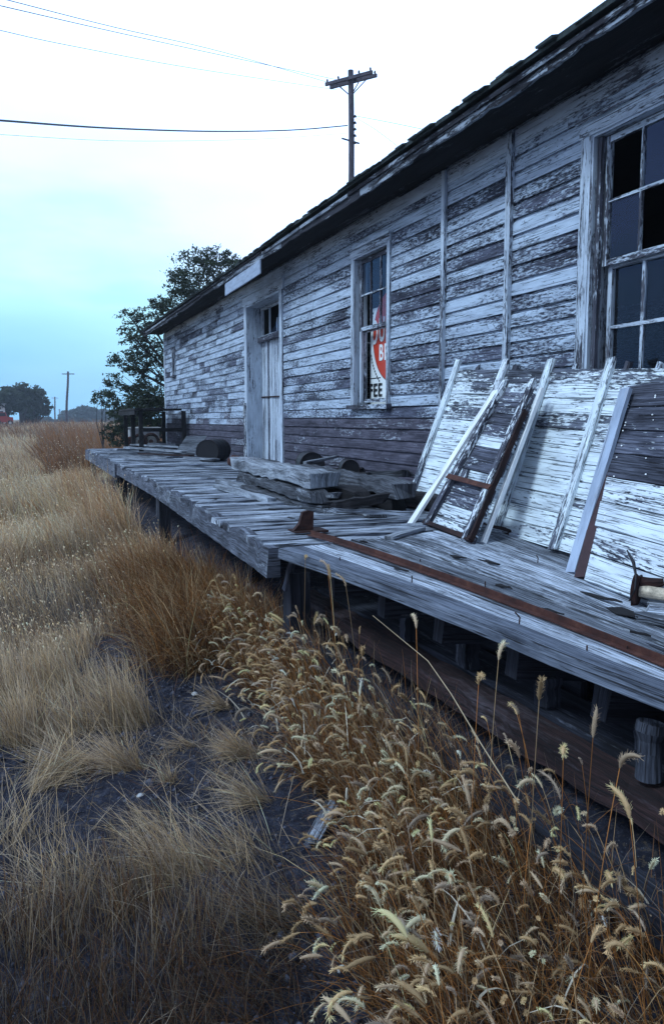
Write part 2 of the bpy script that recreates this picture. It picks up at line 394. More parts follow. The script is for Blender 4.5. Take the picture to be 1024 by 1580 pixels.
EX = 3.50; FY0, FY1 = .9, 23.45   # eave line
def eaves():
    mb = MB(); y = FY0
    while y < FY1-.1:                                        # fascia boards, sagging and chipped
        y2 = min(FY1, y+random.uniform(2.6, 4.2)); n = int((y2-y)/.12); c = (random.random(), random.random(), 0, 1); ou = random.uniform(0, 40)
        pts = [y+(y2-y)*k/n for k in range(n+1)]
        chip = [max(0, random.gauss(0, .008))+(.025*random.random() if random.random() < .06 else 0) for _ in pts]
        base = len(mb.V)
        def zz(q): return 4.135+.02*math.sin(q*.55)+.008*math.sin(q*2.1)
        for k in range(n):
            a, b = pts[k], pts[k+1]; za0, zb0 = zz(a)+chip[k], zz(b)+chip[k+1]; za1, zb1 = zz(a)+.088, zz(b)+.088
            mb.face([(EX, b, zb0), (EX, a, za0), (EX, a, za1), (EX, b, zb1)], [(ou+b, .0+chip[k+1]), (ou+a, chip[k]), (ou+a, .14), (ou+b, .14)], c)
            mb.face([(EX+.025, a, za0), (EX+.025, b, zb0), (EX+.025, b, zb1), (EX+.025, a, za1)], [(ou+a, .2), (ou+b, .2), (ou+b, .34), (ou+a, .34)], c)
            mb.face([(EX, a, za0), (EX, b, zb0), (EX+.025, b, zb0), (EX+.025, a, za0)], [(ou+a, .4), (ou+b, .4), (ou+b, .43), (ou+a, .43)], c)
        y = y2
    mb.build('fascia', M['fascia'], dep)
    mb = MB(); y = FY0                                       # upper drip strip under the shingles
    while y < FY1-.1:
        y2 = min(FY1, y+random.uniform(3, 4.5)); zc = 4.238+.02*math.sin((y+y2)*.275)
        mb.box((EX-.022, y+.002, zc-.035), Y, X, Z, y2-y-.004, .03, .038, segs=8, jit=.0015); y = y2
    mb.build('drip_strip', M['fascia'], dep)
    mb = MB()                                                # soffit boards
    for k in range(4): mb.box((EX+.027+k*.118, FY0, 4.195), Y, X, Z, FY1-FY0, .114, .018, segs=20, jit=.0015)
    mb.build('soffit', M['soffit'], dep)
    mb = MB()                                                # roof slopes with lapped shingle rows
    pit = math.radians(17.5); dx = Vector((math.cos(pit), 0, math.sin(pit))); nz = Vector((-math.sin(pit), 0, math.cos(pit)))
    o = Vector((EX-.05, FY0, 4.262)); Lr = (WX+4.05-EX+.05)/math.cos(pit)
    mb.box(o, Y, dx, nz, FY1-FY0, Lr, .02)
    o2 = Vector((2*(WX+4.05)-o.x, FY1, o.z)); mb.box(o2, -Y, Vector((-dx.x, 0, dx.z)), Vector((-nz.x, 0, nz.z)), FY1-FY0, Lr, .02)
    for row in range(30):
        y = FY0
        while y < FY1:
            w = random.uniform(.09, .2); st = row*.145+random.uniform(-.03, .012)*(1.6 if row == 0 else .5)
            if row > 3: w = random.uniform(.5, 1.5)
            p = o+dx*st+nz*(.021+.006*random.random())+Y*(y-FY0)
            mb.box(p, Y, (dx-nz*.05), nz, min(w, FY1-y)-.004, .2, random.uniform(.006, .018), jit=.001); y += w
    mb.build('roof', M['shingle'], dep)
    mb = MB()                                                # loose pale board hung under the far eave
    a = onX(348, 447, EX-.03); b = onX(402, 411, EX-.03)
    mb.beam(a, b, .02, .20, segs=6, jit=.004, c=(.9, .6, 0, 1)); mb.build('loose_eave_board', M['greystrip'], dep)['label'] = 'pale broken board hanging along the eave near the far end'
    mb = MB(); mb.box((WX-.032, Y1-.13, ZB), Z, Y, X, ZT-ZB, .13, .028, segs=6, jit=.002); mb.build('corner_board', M['trim'], dep)
    mb = MB(); mb.box((WX-.030, Y0, 4.02), Y, X, Z, Y1-Y0, .012, .135, segs=30, jit=.001, c=(.7, .5, 0, 1)); mb.build('frieze_board', M['trim'], dep)
    for yb, w in ((5.87, .07), (6.98, .06)):
        mb = MB(); mb.box((WX-.062, yb-w/2, .7), Z, Y, X, 3.45, w, .038, segs=12, jit=.003, ends=.01, c=(.75, .5, 0, 1)); mb.build('batten', M['trim_rough'], dep)
eaves()
# ---- windows and door
def tb(mb, y0, y1, z0, z1, x0, x1, grain='z', jit=.0015, c=None, segs=None):
    """trim box given by its extents"""
    if grain == 'z': mb.box((x0, y0, z0), Z, Y, X, z1-z0, y1-y0, x1-x0, segs=segs or max(2, int((z1-z0)/.15)), jit=jit, c=c)
    else: mb.box((x0, y0, z0), Y, X, Z, y1-y0, x1-x0, z1-z0, segs=segs or max(2, int((y1-y0)/.15)), jit=jit, c=c)
def sash(win, y0, y1, z0, z1, x, cols, rows, missing=(), stile=.04, rail=.045, glass=True, mun=.018, mat='trim_rough', skip_mun=()):
    s_ = MB(); th = .035; c = (.55, .5, 0, 1)
    tb(s_, y0, y0+stile, z0, z1, x, x+th, c=c); tb(s_, y1-stile, y1, z0, z1, x, x+th, c=c)
    tb(s_, y0+stile, y1-stile, z0, z0+rail, x+.002, x+th-.002, 'y', c=c); tb(s_, y0+stile, y1-stile, z1-rail, z1, x+.002, x+th-.002, 'y', c=c)
    so = s_.build('sash', M[mat], win)
    iy0, iy1, iz0, iz1 = y0+stile, y1-stile, z0+rail, z1-rail; dy = (iy1-iy0)/cols; dz = (iz1-iz0)/rows
    if cols > 1 or rows > 1:
        m_ = MB()
        for k in range(1, cols): tb(m_, iy0+k*dy-mun/2, iy0+k*dy+mun/2, iz0, iz1, x+.004, x+th-.006, c=c)
        for k in range(1, rows): tb(m_, iy0, iy1, iz0+k*dz-mun/2, iz0+k*dz+mun/2, x+.002, x+th-.008, 'y', c=c)
        m_.build('muntin', M[mat], so)
    if glass:
        for i in range(cols):
            for j in range(rows):
                if (i, j) in missing: continue
                g = MB(); a, b = iy0+i*dy+mun/2-.003, iy0+(i+1)*dy-mun/2+.003; c_, d = iz0+j*dz+mun/2-.003, iz0+(j+1)*dz-mun/2+.003
                tl = [random.uniform(-.0015, .0015) for _ in range(4)]; xx = x+.017
                g.face([(xx+tl[0], b, c_), (xx+tl[1], a, c_), (xx+tl[2], a, d), (xx+tl[3], b, d)], [(0, 0), (1, 0), (1, 1), (0, 1)], (0, 0, 0, 1)); g.build('pane', M['glass'], so)
def frame(name, oy0, oy1, oz0, oz1, tw, head, sill=True, mat='trim'):
    w = MB(); c = (.6, .5, 0, 1); xo = WX-.05
    tb(w, oy0-tw, oy0, oz0-.02, oz1, xo, WX-.003, c=c, jit=.002); tb(w, oy1, oy1+tw, oz0-.02, oz1, xo, WX-.003, c=c, jit=.002)
    tb(w, oy0-tw-.02, oy1+tw+.02, oz1, oz1+head, xo-.004, WX-.003, 'y', c=c, jit=.002)
    tb(w, oy0-tw-.04, oy1+tw+.04, oz1+head, oz1+head+.022, xo-.03, WX-.003, 'y', c=c, jit=.002)
    f = w.build('frame', M[mat], dep)
    if sill:
        w = MB(); tb(w, oy0-tw-.04, oy1+tw+.04, oz0-.075, oz0-.022, xo-.045, WX+.10, 'y', c=(.25, .4, 0, 1), jit=.003); w.build('sill', M['trim_rough'], f)
    w = MB()   # jamb lining
    tb(w, oy0-.001, oy0+.022, oz0-.02, oz1, WX-.044, WX+.143, c=c); tb(w, oy1-.022, oy1+.001, oz0-.02, oz1, WX-.044, WX+.143, c=c)
    tb(w, oy0+.022, oy1-.022, oz1-.022, oz1-.001, WX-.044, WX+.143, 'y', c=c)
    w.build('jamb', M[mat], f)
    return f
# near large window, only its left side is in view
wf = frame('window', 3.38, 4.84, 1.93, 3.80, .11, .10); wf.name = 'window'; wf['label'] = 'large many paned sash window with two panes gone, nearest the right edge'
sash(wf, 3.42, 4.76, 2.86, 3.77, WX+.02, 4, 2, missing=((3, 1), (2, 0)), mat='trim_rough', mun=.02)
sash(wf, 3.42, 4.74, 1.95, 2.89, WX+.062, 4, 2, mat='trim', mun=.026, rail=.05)
w = MB(); tb(w, 4.76, 4.80, 1.93, 3.77, WX-.02, WX+.012, c=(.2, .5, 0, 1), jit=.003); w.build('parting_strip', M['trim_rough'], wf)
# small window with the feed sign behind it
ws = frame('window', 8.25, 9.23, 1.95, 3.74, .062, .08); ws.name = 'window'; ws['label'] = 'small sash window with a red and white sign behind it'
sash(ws, 8.27, 9.17, 2.84, 3.70, WX+.02, 3, 2, missing=((2, 0),), mat='trim_rough', mun=.02)
sash(ws, 8.27, 9.17, 1.96, 2.87, WX+.062, 1, 1, glass=False, mat='trim_rough', mun=.024, stile=.04)
w = MB(); tb(w, 8.39, 8.412, 2.0, 2.83, WX+.066, WX+.09, c=(.8, .5, 0, 1)); w.build('muntin', M['trim_rough'], ws)
w = MB(); tb(w, 9.12, 9.16, 1.96, 2.84, WX+.02, WX+.05, c=(.9, .5, 0, 1)); w.build('parting_strip', M['trim'], ws)
# tiny far window
wt = frame('window', 21.27, 21.60, 2.94, 3.56, .05, .05, mat='trim_rough'); wt.name = 'window'; wt['label'] = 'tiny dark window near the far corner'
g = MB(); g.face([(WX+.06, 21.60, 2.94), (WX+.06, 21.27, 2.94), (WX+.06, 21.27, 3.56), (WX+.06, 21.60, 3.56)], [(0, 0), (1, 0), (1, 1), (0, 1)], (0, 0, 0, 1)); g.build('pane', M['black'], wt)
# door
df = MB(); c = (.75, .5, 0, 1)
tb(df, 14.2, 14.32, DECK+.02, 3.80, WX-.05, WX-.003, c=c); tb(df, 12.08, 12.2, DECK+.02, 3.80, WX-.05, WX-.003, c=(.5, .5, 0, 1))
tb(df, 12.02, 14.38, 3.80, 3.96, WX-.054, WX-.003, 'y', c=c); tb(df, 12.0, 14.4, 3.96, 3.985, WX-.08, WX-.003, 'y', c=c)
tb(df, 14.17, 14.2, DECK, 3.80, WX-.045, WX+.30, c=c); tb(df, 12.2, 12.23, DECK, 3.80, WX-.045, WX+.30, c=c); tb(df, 12.23, 14.17, 3.77, 3.80, WX-.045, WX+.30, 'y', c=c)
door = df.build('door', M['trim'], dep); door['label'] = 'tall recessed plank door under a broken transom'
db = MB(); y = 12.23
while y < 14.16:
    w_ = min(random.uniform(.13, .2), 14.17-y); tb(db, y+.004, y+w_-.004, DECK+.02, 3.16, WX+.25+random.uniform(-.004, .004), WX+.285, jit=.002); y += w_
db.build('door_leaf', M['door'], door)
db = MB(); tb(db, 12.25, 14.15, DECK+.02, 3.15, WX+.287, WX+.30); db.build('door_back', M['dark'], door)
db = MB(); tb(db, 12.23, 14.17, 3.15, 3.24, WX+.17, WX+.30, 'y', jit=.004, c=(.3, .5, 0, 1)); db.build('transom_bar', M['trim_rough'], door)
db = MB()
for k in range(5):
    yy = 12.3+k*.44; tb(db, yy, yy+.03, 3.24, 3.77 if k != 2 else 3.5, WX+.23, WX+.255, c=(.7, .5, 0, 1))
tb(db, 12.23, 14.17, 3.72, 3.765, WX+.228, WX+.257, 'y', c=(.7, .5, 0, 1)); tb(db, 12.23, 14.17, 3.24, 3.27, WX+.228, WX+.257, 'y', c=(.7, .5, 0, 1)); db.build('transom_frame', M['trim'], door)
db = MB(); db.face([(WX+.24, 13.7, 3.27), (WX+.24, 13.1, 3.27), (WX+.24, 13.16, 3.56), (WX+.24, 13.3, 3.4)], [(0, 0), (1, 0), (1, 1), (0, 1)], (0, 0, 0, 1)); db.build('pane', M['glass'], door)
db = MB(); db.tube([(WX+.235, 12.23, 2.14), (WX+.235, 14.17, 2.16)], .012, 6); db.build('door_bar', M['rustdark'], door)
db = MB(); tb(db, 14.22, 14.34, DECK+.02, 2.05, WX-.075, WX-.053, jit=.008, c=(.55, .2, 0, 1)); db.build('door_guard', M['panel_dark'], door)
db = MB(); tb(db, 12.0, 14.4, DECK-.05, DECK+.06, WX-.09, WX+.3, 'y', jit=.005); db.build('threshold', M['old'], door)
# sign inside the small window
def feed_sign():
    XS = WX+.17
    e_ = empty('feed_sign', (XS, 8.7, 1.95), 'white enamel sign with a red disc and letters standing behind the small window', 'sign')
    ctr = onX(606, 516, XS); yl = onX(571, 600, XS).y; zt = 3.12; zb = 1.90; R_ = .545
    b = MB(); b.box((XS, 7.95, zb), Y, X, Z, yl-7.95, .012, zt-zb); b.build('board', M['signwhite'], e_)
    def disc(r, x, m, name, n=64):
        d = MB(); d.face([(x, ctr.y+r*math.cos(6.2832*k/n), ctr.z+r*math.sin(6.2832*k/n)) for k in range(n, 0, -1)], [(0, 0)]*n, (0, 0, 0, 1)); return d.build(name, m, e_)
    disc(R_+.012, XS-.002, M['signblack'], 'disc_outline'); disc(R_, XS-.004, M['signred'], 'disc')
    d = MB(); rr = R_+.085
    for k in range(90):
        a = 6.2832*k/90; b_ = a+.045; q = [(r_*math.cos(t_), r_*math.sin(t_)) for r_, t_ in ((rr, a), (rr, b_), (rr+.026, b_), (rr+.026, a))]
        if min(ctr.z+v[1] for v in q) < 2.2 or max(ctr.z+v[1] for v in q) > zt-.01 or max(ctr.y+v[0] for v in q) > yl-.01 or min(ctr.y+v[0] for v in q) < 7.96: continue
        d.face([(XS-.002, ctr.y-0+v[0], ctr.z+v[1]) for v in q], [(0, 0)]*4, (0, 0, 0, 1))
    d.build('dotted_ring', M['signblack'], e_)
    l0 = onX(571, 585, XS); l1 = onX(587, 583, XS); d = MB(); d.box((XS-.002, l1.y, l0.z), Y, -X, Z, l0.y-l1.y, .001, .012); d.build('rule', M['signblack'], e_)
    def text(s, py0, py1, pxl, m, w, k, rot=0):
        cu = bpy.data.curves.new('lettering', 'FONT'); cu.body = s; cu.size = 1; cu.offset = .02; cu.extrude = .004; cu.space_character = 1.2
        to = bpy.data.objects.new('tmp', cu); COL.objects.link(to); dg = bpy.context.evaluated_depsgraph_get(); me = bpy.data.meshes.new_from_object(to.evaluated_get(dg)); bpy.data.objects.remove(to)
        a = onX(pxl, py0, XS); b_ = onX(pxl, py1, XS); hgt = a.z-b_.z
        o = bpy.data.objects.new('lettering', me); me.materials.clear(); me.materials.append(m)
        sc_ = hgt/.72
        mat = Matrix(((0, 0, -1, XS-.0062-k), (-1*sc_*w, 0, 0, a.y), (0, sc_, 0, b_.z), (0, 0, 0, 1)))
        mat = mat@Matrix.Rotation(rot, 4, 'Z'); me.transform(Matrix(((mat)))); 
        link(o); o.parent = e_; o.matrix_parent_inverse = Matrix.Translation(e_.location).inverted()
    text('OUN', 496, 532, 573.5, M['signwhite'], .62, 0, .05); text('BE', 531, 556, 585.5, M['signwhite'], .8, 0); text('FEE', 592, 612, 570, M['signblack'], 1.0, 0)
feed_sign()
# ------------------------------------------------------------------ loading platform
plat = empty('loading_platform', (2.7, 12, 0), 'grey weathered plank loading platform running along the depot wall', 'platform')
def edgex(y):
    if y > 10: return 1.63+(y-10)*.0067
    return 1.45+(y-4.6)/5.4*.18
dk = MB(); y = 4.75
while y < 22.0:
    w_ = random.uniform(.15, .24); x0 = edgex(y)+random.uniform(-.05, .03)
    if random.random() < .06: x0 += random.uniform(.03, .12)
    dz = random.uniform(-.012, .012)
    dk.box((x0, y, DECK-.05+dz), X, Y, Z, WX-.10-x0-random.uniform(0, .03), w_-random.uniform(.014, .05), .048, segs=12, jit=.006, c=(random.random(), random.random(), 0, 1), ends=.02); y += w_
dk.build('deck', M['deck'], plat)
# near end: planks laid lengthwise, twisted and sunk towards the wall
nd = MB(); SK = math.tan(math.radians(-9.5))
x = 1.45; first = True; gap_at = {3: .03, 7: .05, 9: .06}
k = 0; fp = MB(); nd_all = nd
while x < 3.85:
    nd = fp if first else nd_all
    w_ = .17 if first else random.uniform(.15, .26); t_ = .068 if first else .05
    ye = 4.60+.20*(x-1.45)+random.uniform(-.05, .06); yn = 1.15; n = 14; base = len(nd.V)
    if first: ye = 4.52
    c = (random.random(), random.random(), 0, 1); ou, ov = random.uniform(0, 40), random.uniform(0, 40); g = gap_at.get(k, .012+.01*random.random())
    twist = random.uniform(-.012, .012)
    for j in range(n+1):
        y = ye+(yn-ye)*j/n
        cx = x+(y-ye)*SK if True else x
        for q, (b_, d_) in enumerate(((0, 0), (1, 0), (1, 1), (0, 1))):
            px = cx+b_*(w_-g)+random.uniform(-.003, .003); zz = zdeck(px, y)-t_*(1-d_)+(.012 if first else 0)+twist*(b_-.5)+random.uniform(-.003, .003)
            if px > WX-.06: px = WX-.06
            nd.V.append((px, y+(random.uniform(-.02, .02) if j == 0 else 0), zz))
    wv = [0, w_, w_+t_, 2*w_+t_, 2*w_+2*t_]
    for j in range(n):
        a = base+4*j; b_ = a+4; u0 = ou+(ye-yn)*j/n; u1 = ou+(ye-yn)*(j+1)/n
        for q in range(4):
            r_ = (q+1) % 4; nd.Fc.append((a+r_, b_+r_, b_+q, a+q)); nd.UV += [(u0, ov+wv[q+1]), (u1, ov+wv[q+1]), (u1, ov+wv[q]), (u0, ov+wv[q])]; nd.C += [c]*4; nd.M.append(0)
    nd.Fc.append((base+3, base+2, base+1, base)); nd.UV += [(ou, ov)]*4; nd.C += [(.1, .1, 0, 1)]*4; nd.M.append(0)
    x += w_; k += 1; first = False
fp.build('front_plank', M['frontplank'], plat)['label'] = 'thick broad plank along the outer edge of the near end'
nd_all.build('near_deck', M['deck'], plat)['label'] = 'near planks of the platform laid lengthwise and sinking towards the wall'
# edge timbers (ragged top)
def edge_timber(y0, y1, x, zb, zt, rag=.02, mat='edge'):
    mb = MB(); n = int((y1-y0)/.11); c = (random.random(), random.random(), 0, 1); ou = random.uniform(0, 40)
    tz = [zt-abs(random.gauss(0, rag))*(random.random() < .5)-.01*math.sin(k*.7)*rag*20 for k in range(n+1)]; bz = [zb+random.uniform(-.004, .004) for _ in range(n+1)]
    for k in range(n+1):
        y = y0+(y1-y0)*k/n; xo = x(y)+random.uniform(-.004, .004)
        for q, (dx_, z_) in enumerate(((0, bz[k]), (.09, bz[k]), (.09, tz[k]), (random.uniform(0, .015), tz[k]))): mb.V.append((xo+dx_, y, z_))
    for k in range(n):
        a = 4*k; b_ = a+4; u0 = ou+(y1-y0)*k/n; u1 = ou+(y1-y0)*(k+1)/n; hv = [0, .09, .3, .39, .6]
        for q in range(4):
            r_ = (q+1) % 4; mb.Fc.append((a+r_, a+q, b_+q, b_+r_)[::-1]); mb.UV += [(u1, hv[q+1]), (u1, hv[q]), (u0, hv[q]), (u0, hv[q+1])]; mb.C += [c]*4; mb.M.append(0)
    mb.Fc.append((3, 2, 1, 0)[::-1]); mb.UV += [(0, 0), (.09, 0), (.09, .2), (0, .2)]; mb.C += [c]*4; mb.M.append(0)
    a = 4*n; mb.Fc.append((a+3, a+2, a+1, a)); mb.UV += [(0, 0), (.09, 0), (.09, .2), (0, .2)]; mb.C += [c]*4; mb.M.append(0)
    return mb.build('edge_timber', M[mat], plat)
edge_timber(4.62, 9.9, lambda y: edgex(y)-.05, .77, .962, .03)
edge_timber(9.95, 14.6, lambda y: edgex(y)-.035, .76, .95, .03)
edge_timber(14.65, 22.0, lambda y: edgex(y)-.06, .70, .955, .015)
for y in np.arange(5.0, 22, .62):                          # ends of the joists behind the edge timber
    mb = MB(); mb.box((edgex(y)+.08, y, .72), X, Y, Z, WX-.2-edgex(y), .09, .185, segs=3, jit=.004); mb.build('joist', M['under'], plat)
for y in (4.3, 3.78, 3.3, 2.8, 2.33, 1.86, 1.4):            # cross bearers under the near planks
    xs_ = 1.52-(4.7-y)*SK*1.0+.12
    mb = MB(); n = 3
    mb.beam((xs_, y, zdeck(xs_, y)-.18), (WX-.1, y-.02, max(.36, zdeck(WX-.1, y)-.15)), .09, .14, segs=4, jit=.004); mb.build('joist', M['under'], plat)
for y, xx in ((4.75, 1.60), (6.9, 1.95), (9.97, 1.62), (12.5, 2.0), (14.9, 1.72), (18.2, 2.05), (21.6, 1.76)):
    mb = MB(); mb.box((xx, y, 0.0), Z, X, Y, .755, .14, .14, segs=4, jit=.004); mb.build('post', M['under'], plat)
for y, xx in ((3.86, 1.98), (3.30, 2.03), (2.72, 2.08), (2.13, 2.12), (1.6, 2.1)):  # near posts standing on the low timber
    w_ = random.uniform(.07, .11)
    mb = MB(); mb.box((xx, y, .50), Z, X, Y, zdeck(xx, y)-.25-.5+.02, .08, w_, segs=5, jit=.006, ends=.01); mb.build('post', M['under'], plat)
p_ = onX(1003, 1128, 2.0); mb = MB(); mb.tube([(p_.x, p_.y, .5), (p_.x, p_.y, .6), (p_.x, p_.y, p_.z-.03), (p_.x, p_.y, p_.z), (p_.x+.005, p_.y, p_.z+.03)], [.045, .04, .04, .052, .05], 12); mb.build('round_post', M['edge'], plat)
for y0_, y1_, xx, z0_ in ((4.2, 3.9, 2.35, .42), (3.78, 3.42, 2.38, .40), (3.2, 2.9, 2.42, .4), (2.6, 2.25, 2.45, .42), (2.05, 1.7, 2.4, .4)):  # cribbing boards between the bearers
    for q in range(3):
        mb = MB(); mb.box((xx+random.uniform(-.02, .02), y1_, z0_+q*.125), Y, X, Z, y0_-y1_, .04, .118, segs=3, jit=.003); mb.build('crib_board', M['under'], plat)
mb = MB(); mb.beam((1.93, 5.4, .425), (2.0, 1.2, .42), .16, .11, segs=30, jit=.010, c=(.4, .4, 0, 1)); mb.build('sill_timber', M['brownwood'], plat)['label'] = 'red brown stained low timber under the near planks'
mb = MB(); mb.beam((2.16, 5.4, .475), (2.24, 1.2, .47), .26, .035, segs=14, jit=.006); mb.build('ledge_board', M['under'], plat)
mb = MB(); mb.beam((1.66, 5.0, .30), (1.72, 1.2, .28), .12, .10, segs=14, jit=.008, c=(.2, .2, 0, 1)); mb.build('lower_timber', M['under'], plat)
mb = MB(); a = onX(451, 866, 1.62); b_ = onX(441, 910, 1.60); mb.beam(a, b_, .035, .035, segs=3, jit=.003); mb.build('brace', M['edge'], plat)
# upright nails and spikes in the planks
for px, py, h_, bend in ((524, 868, .03, 0), (635, 902, .045, 0), (800, 966, .06, .02), (967, 1008, .03, 0), (829, 868, .045, .01), (905, 1004, .02, 0), (648, 868, .02, 0), (748, 906, .03, .0)):
    p = onDeck(px, py); mb = MB(); mb.tube([p-Z*.01, p+Z*h_*.6+X*bend*.2, p+Z*h_+X*(-bend)], .0035, 5); mb.build('nail', M['rustdark'], plat)
# ------------------------------------------------------------------ things leaning on the wall
def inplane(TLp, BLp, along):
    up = (TLp-BLp); L = up.length; up.normalize(); al = (along-up*along.dot(up)).normalized(); nrm = al.cross(up).normalized()
    if nrm.x > 0: nrm = -nrm
    return up, al, nrm, L
def board_panel(o, up, al, nrm, Lh, Wd, nb, mats, t=.022, drop=(), c_fn=None, rag=.01, topdark=0):
    out = MB(); h = Lh/nb
    for k in range(nb):
        if k in drop: continue
        c = c_fn(k, nb) if c_fn else None
        out.box(o+up*(k*h+.003)+al*random.uniform(-rag, rag)+nrm*random.uniform(0, .003), al, up, nrm, Wd+random.uniform(-rag, rag), h-.006, t, segs=max(3, int(Wd/.12)), jit=.0022, c=c, ends=.006)
    return out
bl = onDeck(628, 783); bl = Vector((3.3, bl.y, zdeck(3.3, bl.y)))
# solve base point on deck at x=3.3 whose picture height matches
def deck_at_x(px, py):
    return onDeck(px, py)
BL = onDeck(629, 781, .0); BR = onDeck(872, 860, .0)
def proj(p):
    q = np.array(p)-_c; z_ = q@_f; return 512+F*(q@_r)/z_, 780-F*(q@_u)/z_
def at_px(A, B, px):
    """share of the way from A to B where the sight line crosses column px"""
    lo, hi = -.2, 1.2
    for _ in range(30):
        m_ = (lo+hi)/2
        if proj(A.lerp(B, m_) if 0 <= m_ <= 1 else A+(B-A)*m_)[0] < px: lo = m_
        else: hi = m_
    return lo
TL = onX(704, 572, WX-.10); TR = onX(1062, 570, WX-.10); BRx = BL+(BR-BL)*((BL.y-TR.y)/(BL.y-BR.y)); BRx.z += .03
nrm = (BRx-BL).cross(TL-BL).normalized()
if nrm.x > 0: nrm = -nrm
t = empty('board_panel', BL, 'large panel of flaking white horizontal boards leaning against the depot wall', 'panel')
def quad_boards(BL, BR, TL, TR, nrm, nb, mat, par, cf, drop=(), t_=.022, gap=.05, rag=.008):
    out = MB()
    for k in range(nb):
        if k in drop: continue
        v0, v1 = (k+gap/2)/nb, (k+1-gap/2)/nb; d_ = (BR-BL).normalized()*random.uniform(-rag, rag); e_ = (BR-BL).normalized()*random.uniform(-rag, rag); o_ = nrm*random.uniform(0, .004)
        out.hexb(BL.lerp(TL, v0)+d_+o_, BR.lerp(TR, v0)+e_+o_, BL.lerp(TL, v1)+d_+o_, BR.lerp(TR, v1)+e_+o_, nrm, t_, segs=max(4, int((BR-BL).length/.12)), c=cf(k))
    return out.build('boards', mat, par)
quad_boards(BL, BRx, TL, TR, nrm, 11, M['panel'], t, lambda k: (random.uniform(.2, 1) if k < 10 else 0.0, random.random() if k < 10 else .2, 0, 1))
for (pb, pt_) in ((634, 712), (698, 786), (771, 856), (860, 950)):
    u0 = at_px(BL, BRx, pb); u1 = at_px(TL, TR, pt_-4); B0 = BL.lerp(BRx, u0); T0 = TL+(TR-TL)*u1
    mb = MB(); mb.beam(B0+nrm*.038, B0+(T0-B0)*random.uniform(1.045, 1.07)+nrm*.038, .075, .028, up=nrm, segs=9, jit=.003, ends=.014, c=(.5, .5, 0, 1)); mb.build('batten', M['panel_dark'] if pb == 698 else M['panel'], t)
for px in (733, 790, 882, 963, 1012):
    u1 = at_px(TL, TR, px); T0 = TL+(TR-TL)*u1; dn_ = (TL-BL).normalized()
    mb = MB(); mb.beam(T0-dn_*.3-nrm*.022, T0+dn_*random.uniform(.05, .10)-nrm*.022, .055, .025, up=nrm, segs=3, jit=.004, ends=.018); mb.build('stake', M['trim_rough'], t)
mb = MB(); mb.beam(BL+nrm*.04+(TL-BL)*.012, BL.lerp(BRx, .66)+nrm*.04+(TL-BL)*.012, .05, .02, up=nrm, segs=14, jit=.007, c=(.3, .3, 0, 1)); mb.build('bottom_rail', M['rustbrown'], t)
# narrow ladder-like panel in front
D0 = onDeck(660, 812, .0); D1 = onDeck(735, 842, .0); DT = onX(783, 592, 3.66)
up2, al2, nr2, L2 = inplane(DT, D0, (D1-D0)); W2 = (D1-D0).length*.98
t = empty('narrow_door_panel', D0, 'narrow half peeled plank panel with a hole, propped in front of the large white panel', 'panel')
D1 = D0+(D1-D0)*.97; DTR = onX(834, 594, 3.62)
quad_boards(D0, D1, D0.lerp(DT, .93), D1.lerp(DTR, .93), nr2, 12, M['panel_mid'], t, lambda k: (random.uniform(.2, .75), random.random(), 0, 1), drop=(4,))
for A_, B_, m_ in ((D0+(D1-D0)*.08, DT+(DTR-DT)*.08, 'panel_dark'), (D0+(D1-D0)*.90, DT+(DTR-DT)*.90, 'panel_dark')):
    mb = MB(); mb.beam(A_+nr2*.045, B_+nr2*.045, .06, .035, up=nr2, segs=9, jit=.004, ends=.012, c=(.5, .2, 0, 1)); mb.build('batten', M[m_], t)
mb = MB(); mb.beam(D1+nr2*.04+Z*.01, D1.lerp(DTR, .8)+nr2*.04, .014, .04, up=nr2, segs=10, jit=.003); mb.build('edge_strip', M['rustbrown'], t)
mb = MB(); mb.beam(D0.lerp(DT, .30)+nr2*.07, D1.lerp(DTR, .30)+nr2*.07, .04, .006, up=nr2, segs=4, jit=.001); mb.build('iron_strap', M['rust'], t)
mb = MB(); mb.beam(D0+nr2*.035+Z*.015, D1+nr2*.035+Z*.015, .035, .03, up=nr2, segs=5, jit=.006, c=(.6, .5, 0, 1)); mb.build('bottom_rail', M['rustbrown'], t)
# lone lath
a = onDeck(636, 811)+nr2*.02; b_ = onX(765, 603, 3.56); mb = MB(); mb.beam(a, b_, .068, .022, up=nr2, segs=5, jit=.0008); o = mb.build('white_lath', M['lath']); tag(o, 'clean bright white lath leaning across the left side of the panels', 'lath')
a = onDeck(745, 838); b_ = onX(836, 600, 3.62); mb = MB(); mb.beam(a, b_, .03, .03, up=nr2, segs=5, jit=.001); o = mb.build('pale_strip', M['lath']); tag(o, 'thin pale strip leaning between the narrow panel and the next white boards', 'strip')
# strip + brown board
a = onDeck(881, 884); b_ = onX(966, 600, 3.62); mb = MB(); mb.beam(a, b_, .075, .03, up=nr2, segs=6, jit=.0015); o = mb.build('pale_grey_strip', M['greystrip']); tag(o, 'pale blue grey straight strip leaning to the right of the large white panel', 'strip')
a = onDeck(897, 893); b_ = onX(944, 712, 3.42)+Vector((0, 0, 0)); mb = MB(); mb.beam(a, b_, .075, .045, up=nr2, segs=5, jit=.001); o = mb.build('brown_board', M['brownboard']); tag(o, 'short dark red brown board leaning beside the pale grey strip', 'board')
